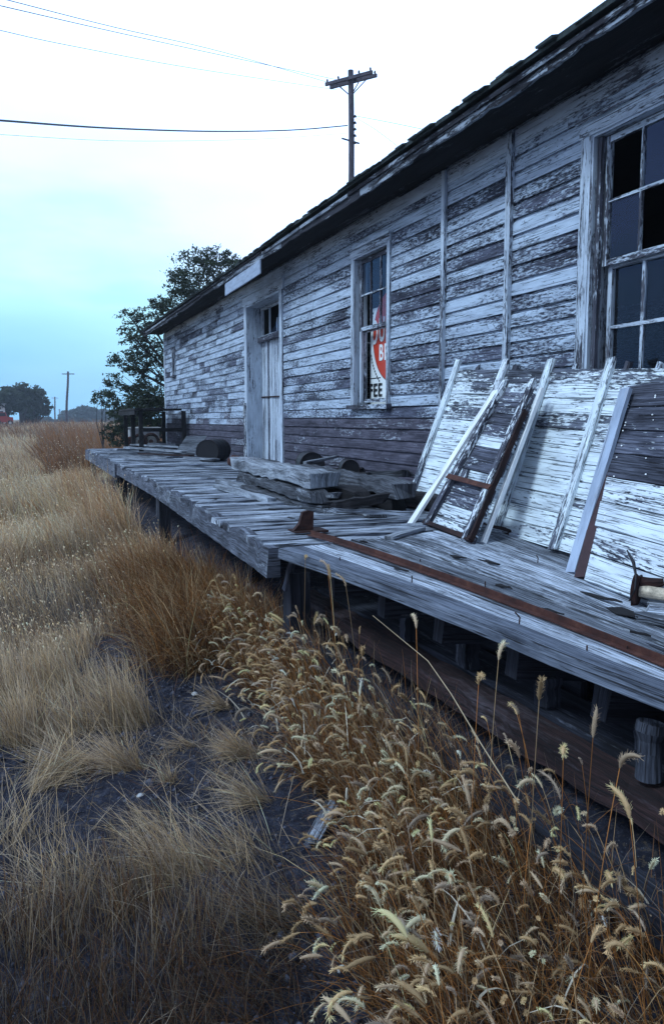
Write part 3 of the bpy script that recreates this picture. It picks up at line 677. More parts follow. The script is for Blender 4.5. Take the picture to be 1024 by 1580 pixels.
# right dark panel
C0 = onDeck(903, 898); C1 = onDeck(985, 930); CT = onX(972, 598, 3.72)
up3, al3, nr3, L3 = inplane(CT, C0, (C1-C0))
t = empty('dark_peeling_panel', C0, 'dark plank panel with white paint flaking near its foot, nearest the camera', 'panel')
CR = C0+(C1-C0)*2.0; CTR = onX(1075, 588, 3.70)
quad_boards(C0, CR, CT, CTR, nr3, 8, M['panel_mid'], t, lambda k: (random.uniform(.6, .95) if k < 4 else random.uniform(.0, .25), random.random(), 0, 1), rag=.012)
for k in range(22):
    f_ = random.choice([.08, .45])+random.uniform(-.02, .02); v_ = random.uniform(.1, .95); q = C0.lerp(CR, f_).lerp(CT.lerp(CTR, f_), v_)+nr3*.027; r = random.uniform(.003, .006)
    mb = MB(); mb.tube([q-nr3*.002, q+nr3*.003], r, 7); mb.build('nail_head', M['lath'], t)
# pipe end with rusty flange, right edge
p = onDeck(986, 936, .0)+Z*.085; t = empty('rusty_pipe', p, 'pale rust stained pipe with a broken flange lying at the right edge of the platform', 'pipe')
d_ = Vector((.55, -.8, -.05)).normalized()
mb = MB(); mb.tube([p, p+d_*.9], .033, 14); mb.build('pipe', plain('stained pipe', (.5, .42, .32), .6, sc=25, var=.6), t)
mb = MB(); mb.tube([p-d_*.03, p-d_*.005], [.085, .08], 14, wob=.18); mb.tube([p+Vector((.02, .02, .03)), p+Vector((.10, -.06, .05))], [.05, .02], 7, wob=.3); mb.build('flange', M['rustdark'], t)
mb = MB(); a = onDeck(978, 930, .02); mb.tube([onX(967, 849, C0.x+.05), onX(977, 868, C0.x-.02), onX(981, 890, C0.x-.05), onX(979, 910, C0.x-.07), onX(970, 928, C0.x-.08)], [.004, .01, .006, .005, .003], 6); o = mb.build('bent_wire', M['black']); tag(o, 'black bent wire hanging down over the foot of the dark panel', 'wire')
# debris heap at right edge
for k, (px, py, L, yaw_, s_, lab) in enumerate(((1000, 938, .5, .6, .05, 'short grey scrap board by the pipe'), (985, 950, .45, .5, .04, 'grey splintered slat at the right end of the platform'), (1008, 922, .3, .3, .06, 'black lump of scrap beneath the pipe'))):
    p = onDeck(px, py, .02); mb = MB(); dd = Vector((math.sin(yaw_), -math.cos(yaw_), -.05)); mb.beam(p, p+dd*L, s_*2, s_, segs=5, jit=.006, ends=.02); o = mb.build('scrap_board' if k < 2 else 'scrap_lump', M['deck'] if k < 2 else M['black']); tag(o, lab, 'scrap', 'scrap at the right end of the platform')
rs2 = random.Random(12)
CH = ['black bark chip beside the angle iron near its middle', 'flat dark bark flake on the planks below the white panel', 'long black splinter lying by the foot of the dark panel', 'dark rotten flake on the planks right of the iron bracket', 'thin black sliver near the right border of the platform', 'dark crumb of wood on the front plank', 'black rotten piece between the iron and the panels', 'ragged black bark sheet near the pipe', 'small dark chip on the deck before the timber pile', 'dark chip on the far planks left of the bracket', 'dark splinter on the deck near the outer edge timber', 'black flake at the foot of the narrow panel']
for k, (px, py, L, W_) in enumerate(((850, 944, .16, .06), (705, 860, .12, .05), (925, 922, .34, .07), (560, 836, .10, .03), (985, 978, .14, .03), (620, 880, .12, .02), (775, 905, .15, .03), (960, 945, .26, .10), (450, 800, .12, .04), (420, 786, .10, .03), (330, 770, .14, .04), (755, 868, .2, .03))):
    p_ = onDeck(px, py, .008); mb = MB(); dd = Vector((rs2.uniform(.05, .35), -1, 0)).normalized(); sd_ = Vector((dd.y, -dd.x, 0)); n_ = 9
    ring = [p_+dd*math.cos(6.2832*q/n_)*L*.5*rs2.uniform(.45, 1.25)+sd_*math.sin(6.2832*q/n_)*W_*.5*rs2.uniform(.25, 1.5) for q in range(n_)]
    top_ = [q+Z*rs2.uniform(.003, .010) for q in ring]
    mb.face(top_ if (top_[1]-top_[0]).cross(top_[2]-top_[1]).z > 0 else top_[::-1], [(0, 0)]*n_, (.2, .2, 0, 1))
    for q in range(n_): mb.face([ring[q], ring[(q+1) % n_], top_[(q+1) % n_], top_[q]], [(0, 0)]*4, (.2, .2, 0, 1))
    o = mb.build('bark_chip', M['burnt']); tag(o, CH[k], 'chip', 'dark chips on the planks')
# ------------------------------------------------------------------ angle iron with bracket
a = onDeck(478, 824, .02); b_ = onDeck(1040, 1029, .02)
t = empty('angle_iron', a, 'long rusty angle iron with an upright bracket lying along the near planks', 'iron bar')
n = 10; P0 = a; ax = (b_-a)
mb = MB(); side = Vector((ax.y, -ax.x, 0)).normalized()
if side.x > 0: side = -side
for k in range(n):
    q0 = a+ax*k/n; q1 = a+ax*(k+1)/n
    q0.z = zdeck(q0.x, q0.y)+.016; q1.z = zdeck(q1.x, q1.y)+.016
    mb.beam(q0+side*.014, q1+side*.014, .028, .006, segs=1, jit=.0006, c=(.5, .5, 0, 1)); mb.beam(q0-side*.006+Z*.014, q1-side*.006+Z*.014, .007, .030, segs=1, jit=.0006, c=(.5, .5, 0, 1))
mb.build('bar', M['rust'], t)
mb = MB(); p = onDeck(470, 824, .0); u_ = Vector((1, -.05, 0)).normalized(); v_ = Vector((0, 1, 0))
mb.box(p+Vector((-.09, -.06, .016)), u_, v_, Z, .24, .16, .012, jit=.002)
th = .014
def gus(pts, y_):
    mb.face([(p.x+a_, p.y+y_, p.z+b__) for a_, b__ in pts], [(a_, b__) for a_, b__ in pts], (.5, .5, 0, 1))
pts = [(-.09, .027), (.055, .027), (.06, .155), (.025, .165), (-.02, .155), (-.045, .075)]
gus(pts[::-1], .02); gus(pts, -.02)
for i in range(len(pts)):
    a_, b__ = pts[i], pts[(i+1) % len(pts)]; mb.face([(p.x+a_[0], p.y-.02, p.z+a_[1]), (p.x+b__[0], p.y-.02, p.z+b__[1]), (p.x+b__[0], p.y+.02, p.z+b__[1]), (p.x+a_[0], p.y+.02, p.z+a_[1])][::-1], [(0, 0)]*4, (.5, .5, 0, 1))
mb.build('bracket', M['rustdark'], t)
# ------------------------------------------------------------------ timber pile
PILE = [ # x, y0, y1, zbottom, w, t, mat, label
 (2.50, 6.35, 9.35, 1.155, .30, .13, 'oldpale', 'thick pale split beam lying on top of the timber pile'),
 (2.42, 6.25, 9.0, 1.03, .18, .11, 'old', 'long beam under the pale split beam, outer side of the pile'),
 (2.68, 6.1, 9.2, 1.02, .17, .12, 'burnt', 'blackened beam in the middle of the timber pile'),
 (3.02, 5.85, 8.7, 1.10, .22, .13, 'old', 'grey topped beam on the wall side of the timber pile'),
 (2.95, 6.0, 9.0, .965, .2, .12, 'burnt', 'black beam at the bottom of the pile on the wall side'),
 (2.62, 5.75, 8.3, .965, .16, .06, 'old', 'flat plank at the bottom of the timber pile'),
 (3.32, 5.5, 8.2, .97, .12, .14, 'burnt', 'black beam lying next to the wall behind the pile'),
 (2.36, 6.1, 8.4, .965, .14, .055, 'old', 'plank at the outer foot of the timber pile')]
for x_, y0_, y1_, z_, w_, t_, m_, lb in PILE:
    mb = MB(); sk = random.uniform(-.06, .06)
    mb.beam((x_+sk, y1_, z_+t_/2), (x_-sk, y0_, z_+t_/2), w_, t_, segs=20, jit=.014 if m_ != 'oldpale' else .016, ends=.09); o = mb.build('timber', M[m_], bevel=.008); tag(o, lb, 'timber', 'timbers piled on the platform')
rs3 = random.Random(5)
for k, (px, py, L, th, a_, mt_, lb) in enumerate(((535, 742, .55, .10, .3, 'burnt', 'charred chunk leaning on the near ends of the pile'), (560, 752, .5, .09, -.5, 'burnt', 'black broken chunk at the near right end of the pile'), (590, 748, .6, .07, .9, 'old', 'splintered chunk with a pale top at the wall side of the pile'), (548, 775, .45, .07, 1.3, 'burnt', 'black stub lying before the near end of the pile'), (500, 765, .5, .05, .1, 'old', 'splintered piece sticking out of the middle of the pile'), (610, 768, .45, .05, .5, 'burnt', 'black splinter at the foot of the white panel next to the pile'), (575, 790, .7, .03, 1.2, 'deck', 'thin cracked slat lying across the deck before the pile'), (450, 742, .8, .04, .15, 'oldpale', 'thin pale splinter lying along the outer side of the pile'))):
    p_ = onDeck(px, py, .05+.02*k % .1); d_ = Vector((math.sin(a_), -math.cos(a_), rs3.uniform(-.05, .15))); mb = MB(); mb.beam(p_-d_*L/2+Z*(.12 if k < 3 else .0), p_+d_*L/2+Z*(.10 if k < 3 else .0), th*1.5, th, segs=8, jit=th*.13, ends=.07)
    o = mb.build('broken_timber', M[mt_]); tag(o, lb, 'timber', 'broken pieces around the timber pile')
for k, (pa, pb_, w_, lb) in enumerate((((335, 750), (420, 772), .09, 'short whitish slat on the deck at the left foot of the timber pile'), ((338, 741), (508, 789), .10, 'long grey slat lying on the deck just outside the timber pile'), ((390, 744), (520, 777), .07, 'narrow slat close against the foot of the timber pile'))):
    a = onDeck(*pa, .025); b_ = onDeck(*pb_, .025); mb = MB(); mb.beam(a, b_, w_, .045, segs=8, jit=.005, ends=.02); o = mb.build('slat', M['oldpale'] if k < 2 else M['deck']); tag(o, lb, 'slat', 'slats beside the timber pile')
a = onDeck(600, 830, .012); b_ = onDeck(650, 815, .02); mb = MB(); mb.beam(a, b_, .07, .025, segs=4, jit=.003); o = mb.build('grey_slat', M['oldpale']); tag(o, 'short loose slat lying at the foot of the white lath', 'slat')
a = onX(470, 714, 3.2); b_ = onX(518, 705, 3.75); mb = MB(); mb.beam(a, b_, .05, .03, segs=4, jit=.003); o = mb.build('pale_stick', M['oldpale']); tag(o, 'pale stick lying behind the timber pile next to the round drum', 'stick')
def drum(name, p, r, L, yaw_, lab, mat='black'):
    p = Vector(p); d_ = Vector((math.cos(yaw_), math.sin(yaw_), 0)); t = empty(name, (p.x, p.y, p.z-r), lab, 'drum')
    mb = MB(); ps = []; rs = []
    for k in range(13):
        f_ = k/12; ps.append(p+d_*L*(f_-.5)); rs.append(r*(1.03 if k in (0, 4, 8, 12) else 1))
    mb.tube(ps, rs, 20, c=(.5, .5, 0, 1)); mb.build('barrel', M[mat], t, smooth=False)
    for s_ in (-1, 1):
        mb = MB(); e_ = p+d_*s_*(L/2+.004); mb.tube([e_-d_*.012*s_, e_+d_*.012*s_], r*1.05, 20, cap=False, c=(.5, .5, 0, 1)); mb.build('rim', M['rustdark'], t)
drum('steel_drum', onX(478, 712, 3.62)-Z*.03, .16, .5, 1.35, 'round black drum lying behind the timber pile by the door')
drum('small_drum', onX(538, 722, 3.55), .10, .3, 1.3, 'smaller black can lying between the timber pile and the wall')
pd = onDeck(322, 712); drum('oil_drum', (pd.x+.1, pd.y, DECK+.20), .21, .7, 1.0, 'large black drum lying on the far part of the deck')
# tilted sheet
a = onDeck(270, 703, .0); mb = MB(); b_ = onDeck(290, 703)
mb.box(onDeck(266, 704, .01), Vector((1, -.1, 0)), Vector((.26, .12, .32)), Vector((-.1, -.8, .4)), .44, .56, .02, segs=3, jit=.004); o = mb.build('tilted_board', M['oldpale']); tag(o, 'square grey board tilted up against the large black drum', 'board')
pr = onDeck(362, 712, .07); mb = MB(); mb.tube([pr-X*.12, pr-X*.04, pr+X*.06, pr+X*.14], [.05, .10, .09, .04], 8, wob=.15); o = mb.build('rusty_lump', M['rust']); tag(o, 'small rust red lump of scrap on the deck left of the door', 'scrap')
# far board heap
FB = [((168, 700), (230, 697)), ((178, 694), (262, 690)), ((195, 690), (285, 697)), ((205, 686), (280, 690)), ((215, 700), (296, 703)), ((190, 704), (262, 706)), ((232, 684), (275, 686)), ((290, 706), (332, 709))]
FL = ['long pale board at the left edge of the far heap', 'pale board lying across the far heap', 'grey board on top of the far heap slanting right', 'pale board at the back of the far heap', 'brown board at the front right of the far heap', 'grey board at the front of the far heap', 'short board at the back edge of the far heap', 'single pale board to the right of the far heap']
for k, ((x0, y0_), (x1, y1_)) in enumerate(FB):
    h_ = .03+.035*(k % 4); a = onDeck(x0, y0_, h_); b_ = onDeck(x1, y1_, h_+.03); mb = MB(); mb.beam(a, b_, .16 if k != 4 else .12, .035, segs=5, jit=.006, ends=.03)
    o = mb.build('loose_board', M['rustbrown'] if k == 4 else M['oldpale']); tag(o, FL[k], 'board', 'boards heaped at the far end of the platform')
# lean-to bench at the far end
def bench():
    p0 = onY(243, 640, 22.9); p1 = onY(305, 640, 20.2); zt = 2.02
    t = empty('work_bench', (3.2, 21.4, 0), 'dark rickety bench with a slatted top standing at the far end of the depot', 'bench')
    x0, x1, y0_, y1_ = 2.75, 3.9, 19.6, 22.6
    mb = MB()
    for k in range(5): mb.box((x0-.1+k*.23, y0_-.1, zt-.05+random.uniform(0, .03)), Y, X, Z, y1_-y0_+.2, .21, .04, segs=5, jit=.006)
    mb.build('top', M['burnt'], t)
    mb = MB(); mb.box((x0-.12, y0_-.12, zt-.16), Y, X, Z, y1_-y0_+.2, .04, .1, segs=4, jit=.004); mb.build('apron', M['burnt'], t)
    for xx, yy in ((x0, y0_), (x0, y1_-.1), (x1-.1, y0_), (x1-.1, y1_-.1), (x0, 21.0)):
        mb = MB(); mb.box((xx, yy, .0 if yy > 21.95 else DECK), Z, X, Y, zt-.06-(.0 if yy > 21.95 else DECK), .1, .1, segs=4, jit=.005); mb.build('leg', M['burnt'], t)
    mb = MB(); mb.box((x0+.02, y0_, 1.45), X, Y, Z, x1-x0-.02, .04, .09, jit=.003); mb.build('brace', M['burnt'], t)
bench()
# pale machine with wheels beyond the deck
def cart():
    q = onY(205, 690, 23.6); yy = 23.6; xl = onY(200, 680, yy).x; xr = onY(246, 680, yy).x; zb_ = onY(220, 690, yy).z; zt = onY(220, 660, yy).z
    t = empty('machine_crate', (xl, yy, 0), 'dirty white metal cabinet with round wheels standing past the end of the platform', 'machine')
    mb = MB(); mb.box((xl, yy, .25), X, Y, Z, xr-xl, .7, zt-.28, segs=4, jit=.008); mb.build('cabinet', M['dirty'], t, bevel=.01)
    mb = MB(); mb.box((xl-.04, yy-.04, zt-.02), X, Y, Z, xr-xl+.08, .78, .04, segs=4, jit=.005); mb.build('lid', M['white'], t)
    for px_, rr in ((216, .19), (233, .21), (201, .1)):
        c_ = onY(px_, 681, yy-.08); mb = MB()
        ring = [c_+Vector((rr*math.cos(a_*.3927), 0, rr*math.sin(a_*.3927))) for a_ in range(17)]; mb.tube(ring, .045, 7, cap=False)
        wh = mb.build('wheel', M['rustdark'] if px_ != 201 else M['rust'], t)
        mb = MB(); mb.tube([c_-Y*.05, c_+Y*.05], .06, 10); mb.build('hub', M['rust'], wh)
    for (xx, yy_) in ((xl+.05, yy+.1), (xr-.1, yy+.1), (xl+.05, yy+.55), (xr-.1, yy+.55)):
        mb = MB(); mb.box((xx, yy_, 0), Z, X, Y, .25, .06, .06); mb.build('leg', M['rustdark'], t)
cart()
# ------------------------------------------------------------------ chips on the soil
p = onZ(497, 1262, .03); a = onZ(515, 1240, .03); b_ = onZ(482, 1308, .02); a.z = gz(a.x, a.y)+.02; b_.z = gz(b_.x, b_.y)+.02
mb = MB(); mb.beam(a, b_, .065, .018, segs=4, jit=.002, ends=.004, c=(.5, .5, 0, 1)); o = mb.build('wood_offcut', M['deck']); tag(o, 'grey offcut of weathered board lying on the bare soil', 'wood scrap')
def stone(px, py, r, lab, mat):
    p = onZ(px, py, .05); p.z = float(gz(p.x, p.y)); V = []; n = 9; mb = MB()
    mb.tube([p+Z*(-.2*r), p+Z*.1*r, p+Z*.5*r, p+Z*.75*r], [r*.8, r, r*.75, r*.25], 9, wob=.16); o = mb.build('stone', mat); tag(o, lab, 'stone', 'pale stones on the soil')
for px, py, r, lab in ((352, 1008, .08, 'large pale flat stone at the edge of the foxtails'), (238, 1124, .018, 'small white pebble in the middle of the bare soil'), (330, 1076, .02, 'pale pebble above the round straw tuft'), (300, 1064, .022, 'pale pebble on the soil below the rusty grass'), (216, 1222, .02, 'pebble between the left tufts')):
    stone(px, py, r, lab, M['dirty'])
# gravel
def gravel():
    N = 7500; x_ = rng.uniform(-1.6, 1.9, N); y_ = rng.uniform(1.6, 6.6, N); r_ = rng.gamma(1.6, .0040, N)+.002
    z_ = gz(x_, y_); t8 = np.array([[1, 0, 0], [0, 1, 0], [-1, 0, 0], [0, -1, 0], [0, 0, .8], [0, 0, -.5]], float)
    V = t8[None]*r_[:, None, None]*rng.uniform(.6, 1.3, (N, 6, 1)); a = rng.uniform(0, 6.28, N); ca, sa = np.cos(a)[:, None], np.sin(a)[:, None]
    Vx = V[..., 0]*ca-V[..., 1]*sa; Vy = V[..., 0]*sa+V[..., 1]*ca
    V = np.stack([Vx+x_[:, None], Vy+y_[:, None], V[..., 2]+z_[:, None]+.004], -1).reshape(-1, 3)
    T = np.array([[0, 1, 4], [1, 2, 4], [2, 3, 4], [3, 0, 4], [1, 0, 5], [2, 1, 5], [3, 2, 5], [0, 3, 5]]); Tt = (T[None]+6*np.arange(N)[:, None, None]).reshape(-1, 3)
    return V, Tt
def tri_obj(name, V, T, C, mat, parent=None):
    me = bpy.data.meshes.new(name); nf = len(T); k = T.shape[1]
    me.vertices.add(len(V)); me.vertices.foreach_set('co', V.astype(np.float32).ravel())
    me.loops.add(nf*k); me.loops.foreach_set('vertex_index', T.astype(np.int32).ravel())
    me.polygons.add(nf); me.polygons.foreach_set('loop_start', np.arange(0, nf*k, k, dtype=np.int32)); me.polygons.foreach_set('loop_total', np.full(nf, k, dtype=np.int32))
    me.update(calc_edges=True)
    if C is not None:
        ca = me.color_attributes.new('Col', 'FLOAT_COLOR', 'POINT'); C4 = np.concatenate([C, np.ones((len(C), 1))], 1); ca.data.foreach_set('color', C4.astype(np.float32).ravel())
    me.materials.append(mat); o = bpy.data.objects.new(name, me); link(o)
    if parent: o.parent = parent; o.matrix_parent_inverse = Matrix.Translation(parent.location).inverted()
    return o
V, T = gravel(); o = tri_obj('gravel', V, T, None, plain('gravel', (.06, .064, .09), .9, sc=30, var=.6)); o['kind'] = 'stuff'; tag(o, 'fine grey gravel scattered over the bare soil', 'gravel')
# ------------------------------------------------------------------ grass
def nrmz(v): return v/np.maximum(np.linalg.norm(v, axis=-1, keepdims=True), 1e-9)
def blades(base, hgt, ldir, lean, droop, wid, colb, colt, S=4):
    """ribbons: base (N,3); height; lean direction angle; lean (0 upright..1.2 flat); droop curvature; width"""
    N = len(base); t_ = np.linspace(0, 1, S+1)
    ang = lean[:, None]+droop[:, None]*t_[None]                     # angle from vertical along the blade
    seg = hgt[:, None]/S
    dh = np.sin(ang)*seg; dz = np.cos(ang)*seg
    hx = np.concatenate([np.zeros((N, 1)), np.cumsum(dh[:, :-1], 1)], 1); hz = np.concatenate([np.zeros((N, 1)), np.cumsum(dz[:, :-1], 1)], 1)
    cx, sx = np.cos(ldir)[:, None], np.sin(ldir)[:, None]
    P = np.stack([base[:, 0:1]+hx*cx, base[:, 1:2]+hx*sx, np.maximum(base[:, 2:3]+hz, base[:, 2:3]-.01)], -1)
    a = rng.uniform(0, 3.14, N); side = np.stack([np.cos(a), np.sin(a), np.zeros(N)], -1)[:, None]
    w_ = wid[:, None, None]*.5*np.array([1, 1, .85, .6, .12] if S == 4 else np.linspace(1, .15, S+1))[None, :, None]
    V = np.concatenate([P-side*w_, P+side*w_], 1)                    # (N, 2(S+1), 3)
    q = np.array([[k, k+1, S+1+k+1, S+1+k] for k in range(S)]); T = (q[None]+(2*(S+1))*np.arange(N)[:, None, None]).reshape(-1, 4)
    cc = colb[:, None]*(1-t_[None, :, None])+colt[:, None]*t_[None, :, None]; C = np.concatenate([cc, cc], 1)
    return V.reshape(-1, 3), T, C.reshape(-1, 3), P
def merge(parts):
    V, T, C, off = [], [], [], 0
    for v, t_, c in parts: V.append(v); T.append(t_+off); C.append(c); off += len(v)
    return np.concatenate(V), np.concatenate(T), np.concatenate(C)
STRAW = np.array([.60, .41, .22]); PALE = np.array([.74, .55, .37]); RUST = np.array([.28, .118, .034]); GREY = np.array([.44, .345, .26]); BROWN = np.array([.16, .075, .035]); DK_VIGN = np.array([.07, .04, .02])
def colmix(N, cols, p, sig=.18):
    i = rng.choice(len(cols), N, p=p); c = np.array(cols)[i]; return np.clip(c*np.exp(rng.normal(0, sig, (N, 1))), .005, .85)
def lown(x, y, s, seed):
    r2 = np.random.default_rng(seed); v = 0
    for k in range(6): fx, fy = r2.normal(0, s, 2); v = v+np.sin(fx*x+fy*y+r2.uniform(0, 6.28))
    return v/6**.5
def sample(N, y0, y1, half=.62, pw=1.0):
    """points in the wedge in front of the camera; density falls with distance"""
    u_ = rng.uniform(0, 1, N); r_ = np.exp(np.log(y0)+u_*(np.log(y1)-np.log(y0))) if pw == 1 else (y0**(pw2 := (2-pw))+u_*(y1**pw2-y0**pw2))**(1/pw2)
    a = YAW+rng.uniform(-half, .30, N)                               # azimuth from +Y towards +X
    return r_*np.sin(a), r_*np.cos(a), r_
def field():
    parts = []
    # meadow beyond the bare soil
    for N, a0, a1 in ((74000, 5.0, 13), (86000, 11, 34), (72000, 28, 120)):
        x_, y_, r_ = sample(N, a0, a1)
        lim = np.where(y_ < 22.3, 1.62, np.where(y_ < 30, 2.6, 60))
        near_edge = 4.5+.6*lown(x_, y_, .8, 5)+np.clip(x_+.2, 0, 2)*1.25
        ok = (x_ < lim) & (y_ > near_edge)
        dens = .66+.38*lown(x_, y_, .9, 8)+.25*lown(x_, y_, 3.5, 18); ok &= rng.uniform(0, 1, N) < np.where(y_ < 16, dens, 1)
        x_, y_, r_ = x_[ok], y_[ok], r_[ok]; n = len(x_)
        h = rng.uniform(.18, .44, n)*(1+.25*lown(x_, y_, .5, 2)+.22*lown(x_, y_, 3.2, 19)); h = np.where(y_ > 26, h*1.35, h)
        edge = np.exp(-((x_-1.25)/.45)**2)*(y_ < 23)                     # taller along the platform
        h *= 1+.75*edge*(y_ > 6)
        brush = ((y_ > 25) & (x_/y_ > .028+.006*lown(x_, y_, .3, 9)) & (y_ < 80)).astype(float); brush = np.maximum(brush, ((y_ > 62) & (rng.uniform(0, 1, len(y_)) < .5)).astype(float)*.5)
        h *= 1+1.1*brush
        pr_ = colmix(n, [PALE, STRAW, GREY, RUST*1.5], [.36, .34, .24, .06])
        pr_ = pr_*np.clip(1+.16*lown(x_, y_, 1.1, 4)+.15*lown(x_, y_, 3.5, 18), .4, 1.5)[:, None]
        rusty = np.clip(edge*.9+.2*lown(x_, y_, 1.4, 6), 0, 1)[:, None]*rng.uniform(0, 1, (n, 1))
        pr_ = pr_*(1-rusty)+(RUST*1.5)*rusty
        pr_ = np.where((brush > .4)[:, None], colmix(n, [BROWN*1.5, RUST, GREY*.6], [.5, .25, .25]), pr_)
        base = np.stack([x_, y_, gz(x_, y_)], -1)
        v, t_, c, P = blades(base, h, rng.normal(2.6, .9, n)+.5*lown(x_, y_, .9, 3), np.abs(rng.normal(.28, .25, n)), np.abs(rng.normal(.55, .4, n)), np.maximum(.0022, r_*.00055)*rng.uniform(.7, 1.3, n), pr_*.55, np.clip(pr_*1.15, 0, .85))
        parts.append((v, t_, c))
        # little seed heads at some tips
        sel = (rng.uniform(0, 1, n) < np.where(x_ > -.8, .22, .10)) & (y_ < 30); pt = P[sel][:, -1]; pd_ = nrmz(P[sel][:, -1]-P[sel][:, -2]); m = len(pt)
        L = rng.uniform(.03, .055, m)[:, None]; rr = np.maximum(.004, .0008*r_[sel])[:, None]; s_ = nrmz(np.cross(pd_, np.array([0, 0, 1.])+rng.normal(0, .3, (m, 3)))); dn = pd_*.6+np.array([0, 0, -.5])
        q = np.stack([pt, pt+pd_*L*.5+s_*rr, pt+pd_*L*.5+dn*L*.6, pt+pd_*L*.5-s_*rr], 1)
        parts.append((q.reshape(-1, 3), (np.arange(4)[None]+4*np.arange(m)[:, None]), np.repeat(colmix(m, [PALE*1.15, STRAW*1.2], [.6, .4]), 4, 0)))
    # dead low litter
    V, T, C = merge(parts); o = tri_obj('meadow_grass', V, T, C, M['grass']); o['kind'] = 'stuff'; tag(o, 'pale dry meadow grass covering the field left of the platform', 'grass')
    # rust coloured patch beside the platform
    N = 12000; x_ = rng.normal(1.30, .26, N); y_ = rng.uniform(5.1, 8.4, N); ok = (x_ < 1.62) & (x_ > .62+.2*lown(x_, y_, 2, 31)); x_, y_ = x_[ok], y_[ok]; n = len(x_)
    cl = np.sin(x_*9+y_*2)*np.sin(y_*7)
    c0 = colmix(n, [RUST*.75, RUST*1.2, BROWN*.8, STRAW*.9], [.32, .20, .24, .24], .38)
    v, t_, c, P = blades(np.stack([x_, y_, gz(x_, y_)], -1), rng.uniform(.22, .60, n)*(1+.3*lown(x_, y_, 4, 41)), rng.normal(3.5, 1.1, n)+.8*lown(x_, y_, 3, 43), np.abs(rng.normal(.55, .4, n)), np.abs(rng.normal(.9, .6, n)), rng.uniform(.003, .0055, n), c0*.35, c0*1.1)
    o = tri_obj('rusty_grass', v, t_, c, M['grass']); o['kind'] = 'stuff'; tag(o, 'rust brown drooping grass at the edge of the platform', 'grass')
    # litter and sparse blades over the soil
    parts = []
    N = 16000; x_ = rng.uniform(-1.8, 1.5, N); y_ = rng.uniform(1.3, 6.6, N); ok = (lown(x_, y_, 1.8, 12)+.5*lown(x_, y_, 6, 13)+np.clip(.55-x_, -.4, 1.2)*.5 > .55) ; x_, y_ = x_[ok], y_[ok]; n = len(x_)
    c0 = colmix(n, [GREY*.8, STRAW*.7, BROWN], [.5, .25, .25], .3)
    v, t_, c, P = blades(np.stack([x_, y_, gz(x_, y_)+.004], -1), rng.uniform(.05, .30, n), rng.uniform(0, 6.28, n), rng.uniform(.55, 1.5, n), rng.normal(.15, .4, n), rng.uniform(.0015, .003, n), c0*.8, c0)
    parts.append((v, t_, c))
    V, T, C = merge(parts); o = tri_obj('grass_litter', V, T, C, M['grass']); o['kind'] = 'stuff'; tag(o, 'thin dead grass litter strewn on the dark soil', 'grass')
field()
def tuft(px, py, n, h, ldir, lean, spread, lab, cols=(STRAW, PALE, GREY), p=(.4, .3, .3), rad=.07, w=.0032, mul=1.0):
    q = onZ(px, py, .03); x_ = q.x+rng.normal(0, rad, n); y_ = q.y+rng.normal(0, rad*.8, n); c0 = colmix(n, cols, p, .22)*mul
    rel = np.stack([x_-q.x, y_-q.y], -1)
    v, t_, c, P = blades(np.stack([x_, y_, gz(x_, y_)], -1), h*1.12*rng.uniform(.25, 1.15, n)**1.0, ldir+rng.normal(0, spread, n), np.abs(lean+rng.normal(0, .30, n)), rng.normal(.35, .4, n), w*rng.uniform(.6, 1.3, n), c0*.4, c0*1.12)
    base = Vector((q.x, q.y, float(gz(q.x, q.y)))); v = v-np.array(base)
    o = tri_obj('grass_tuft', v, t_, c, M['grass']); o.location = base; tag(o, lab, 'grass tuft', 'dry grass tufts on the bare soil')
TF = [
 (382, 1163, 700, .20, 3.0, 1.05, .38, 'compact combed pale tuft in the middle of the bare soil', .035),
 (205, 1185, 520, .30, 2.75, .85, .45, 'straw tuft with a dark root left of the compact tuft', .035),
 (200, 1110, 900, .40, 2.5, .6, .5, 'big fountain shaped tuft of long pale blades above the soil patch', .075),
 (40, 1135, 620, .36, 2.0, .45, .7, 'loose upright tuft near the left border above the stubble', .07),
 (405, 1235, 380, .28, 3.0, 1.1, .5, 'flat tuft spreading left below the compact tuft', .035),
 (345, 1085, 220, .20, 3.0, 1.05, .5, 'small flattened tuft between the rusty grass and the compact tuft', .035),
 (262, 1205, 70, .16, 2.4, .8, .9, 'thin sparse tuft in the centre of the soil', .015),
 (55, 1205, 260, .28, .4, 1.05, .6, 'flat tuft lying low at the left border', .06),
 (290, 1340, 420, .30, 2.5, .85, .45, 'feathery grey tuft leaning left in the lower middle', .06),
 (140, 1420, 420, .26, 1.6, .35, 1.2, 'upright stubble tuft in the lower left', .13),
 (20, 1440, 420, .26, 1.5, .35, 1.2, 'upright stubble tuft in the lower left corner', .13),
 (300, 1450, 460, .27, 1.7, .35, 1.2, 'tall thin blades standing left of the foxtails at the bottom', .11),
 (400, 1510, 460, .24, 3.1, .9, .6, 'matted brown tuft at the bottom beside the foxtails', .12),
 (180, 1560, 600, .20, 1.6, .5, 1.5, 'brown tuft with vignette shade painted in at the bottom border', .16),
 (20, 1580, 520, .20, 1.6, .5, 1.5, 'brown tuft with vignette shade painted in, bottom left corner', .16),
 (330, 1590, 460, .20, 2.0, .7, 1.2, 'matted tuft with vignette shade painted in at the bottom middle', .15),
 (100, 1060, 900, .34, 2.5, .55, .6, 'dense grey straw tuft at the upper left of the soil', .11),
]
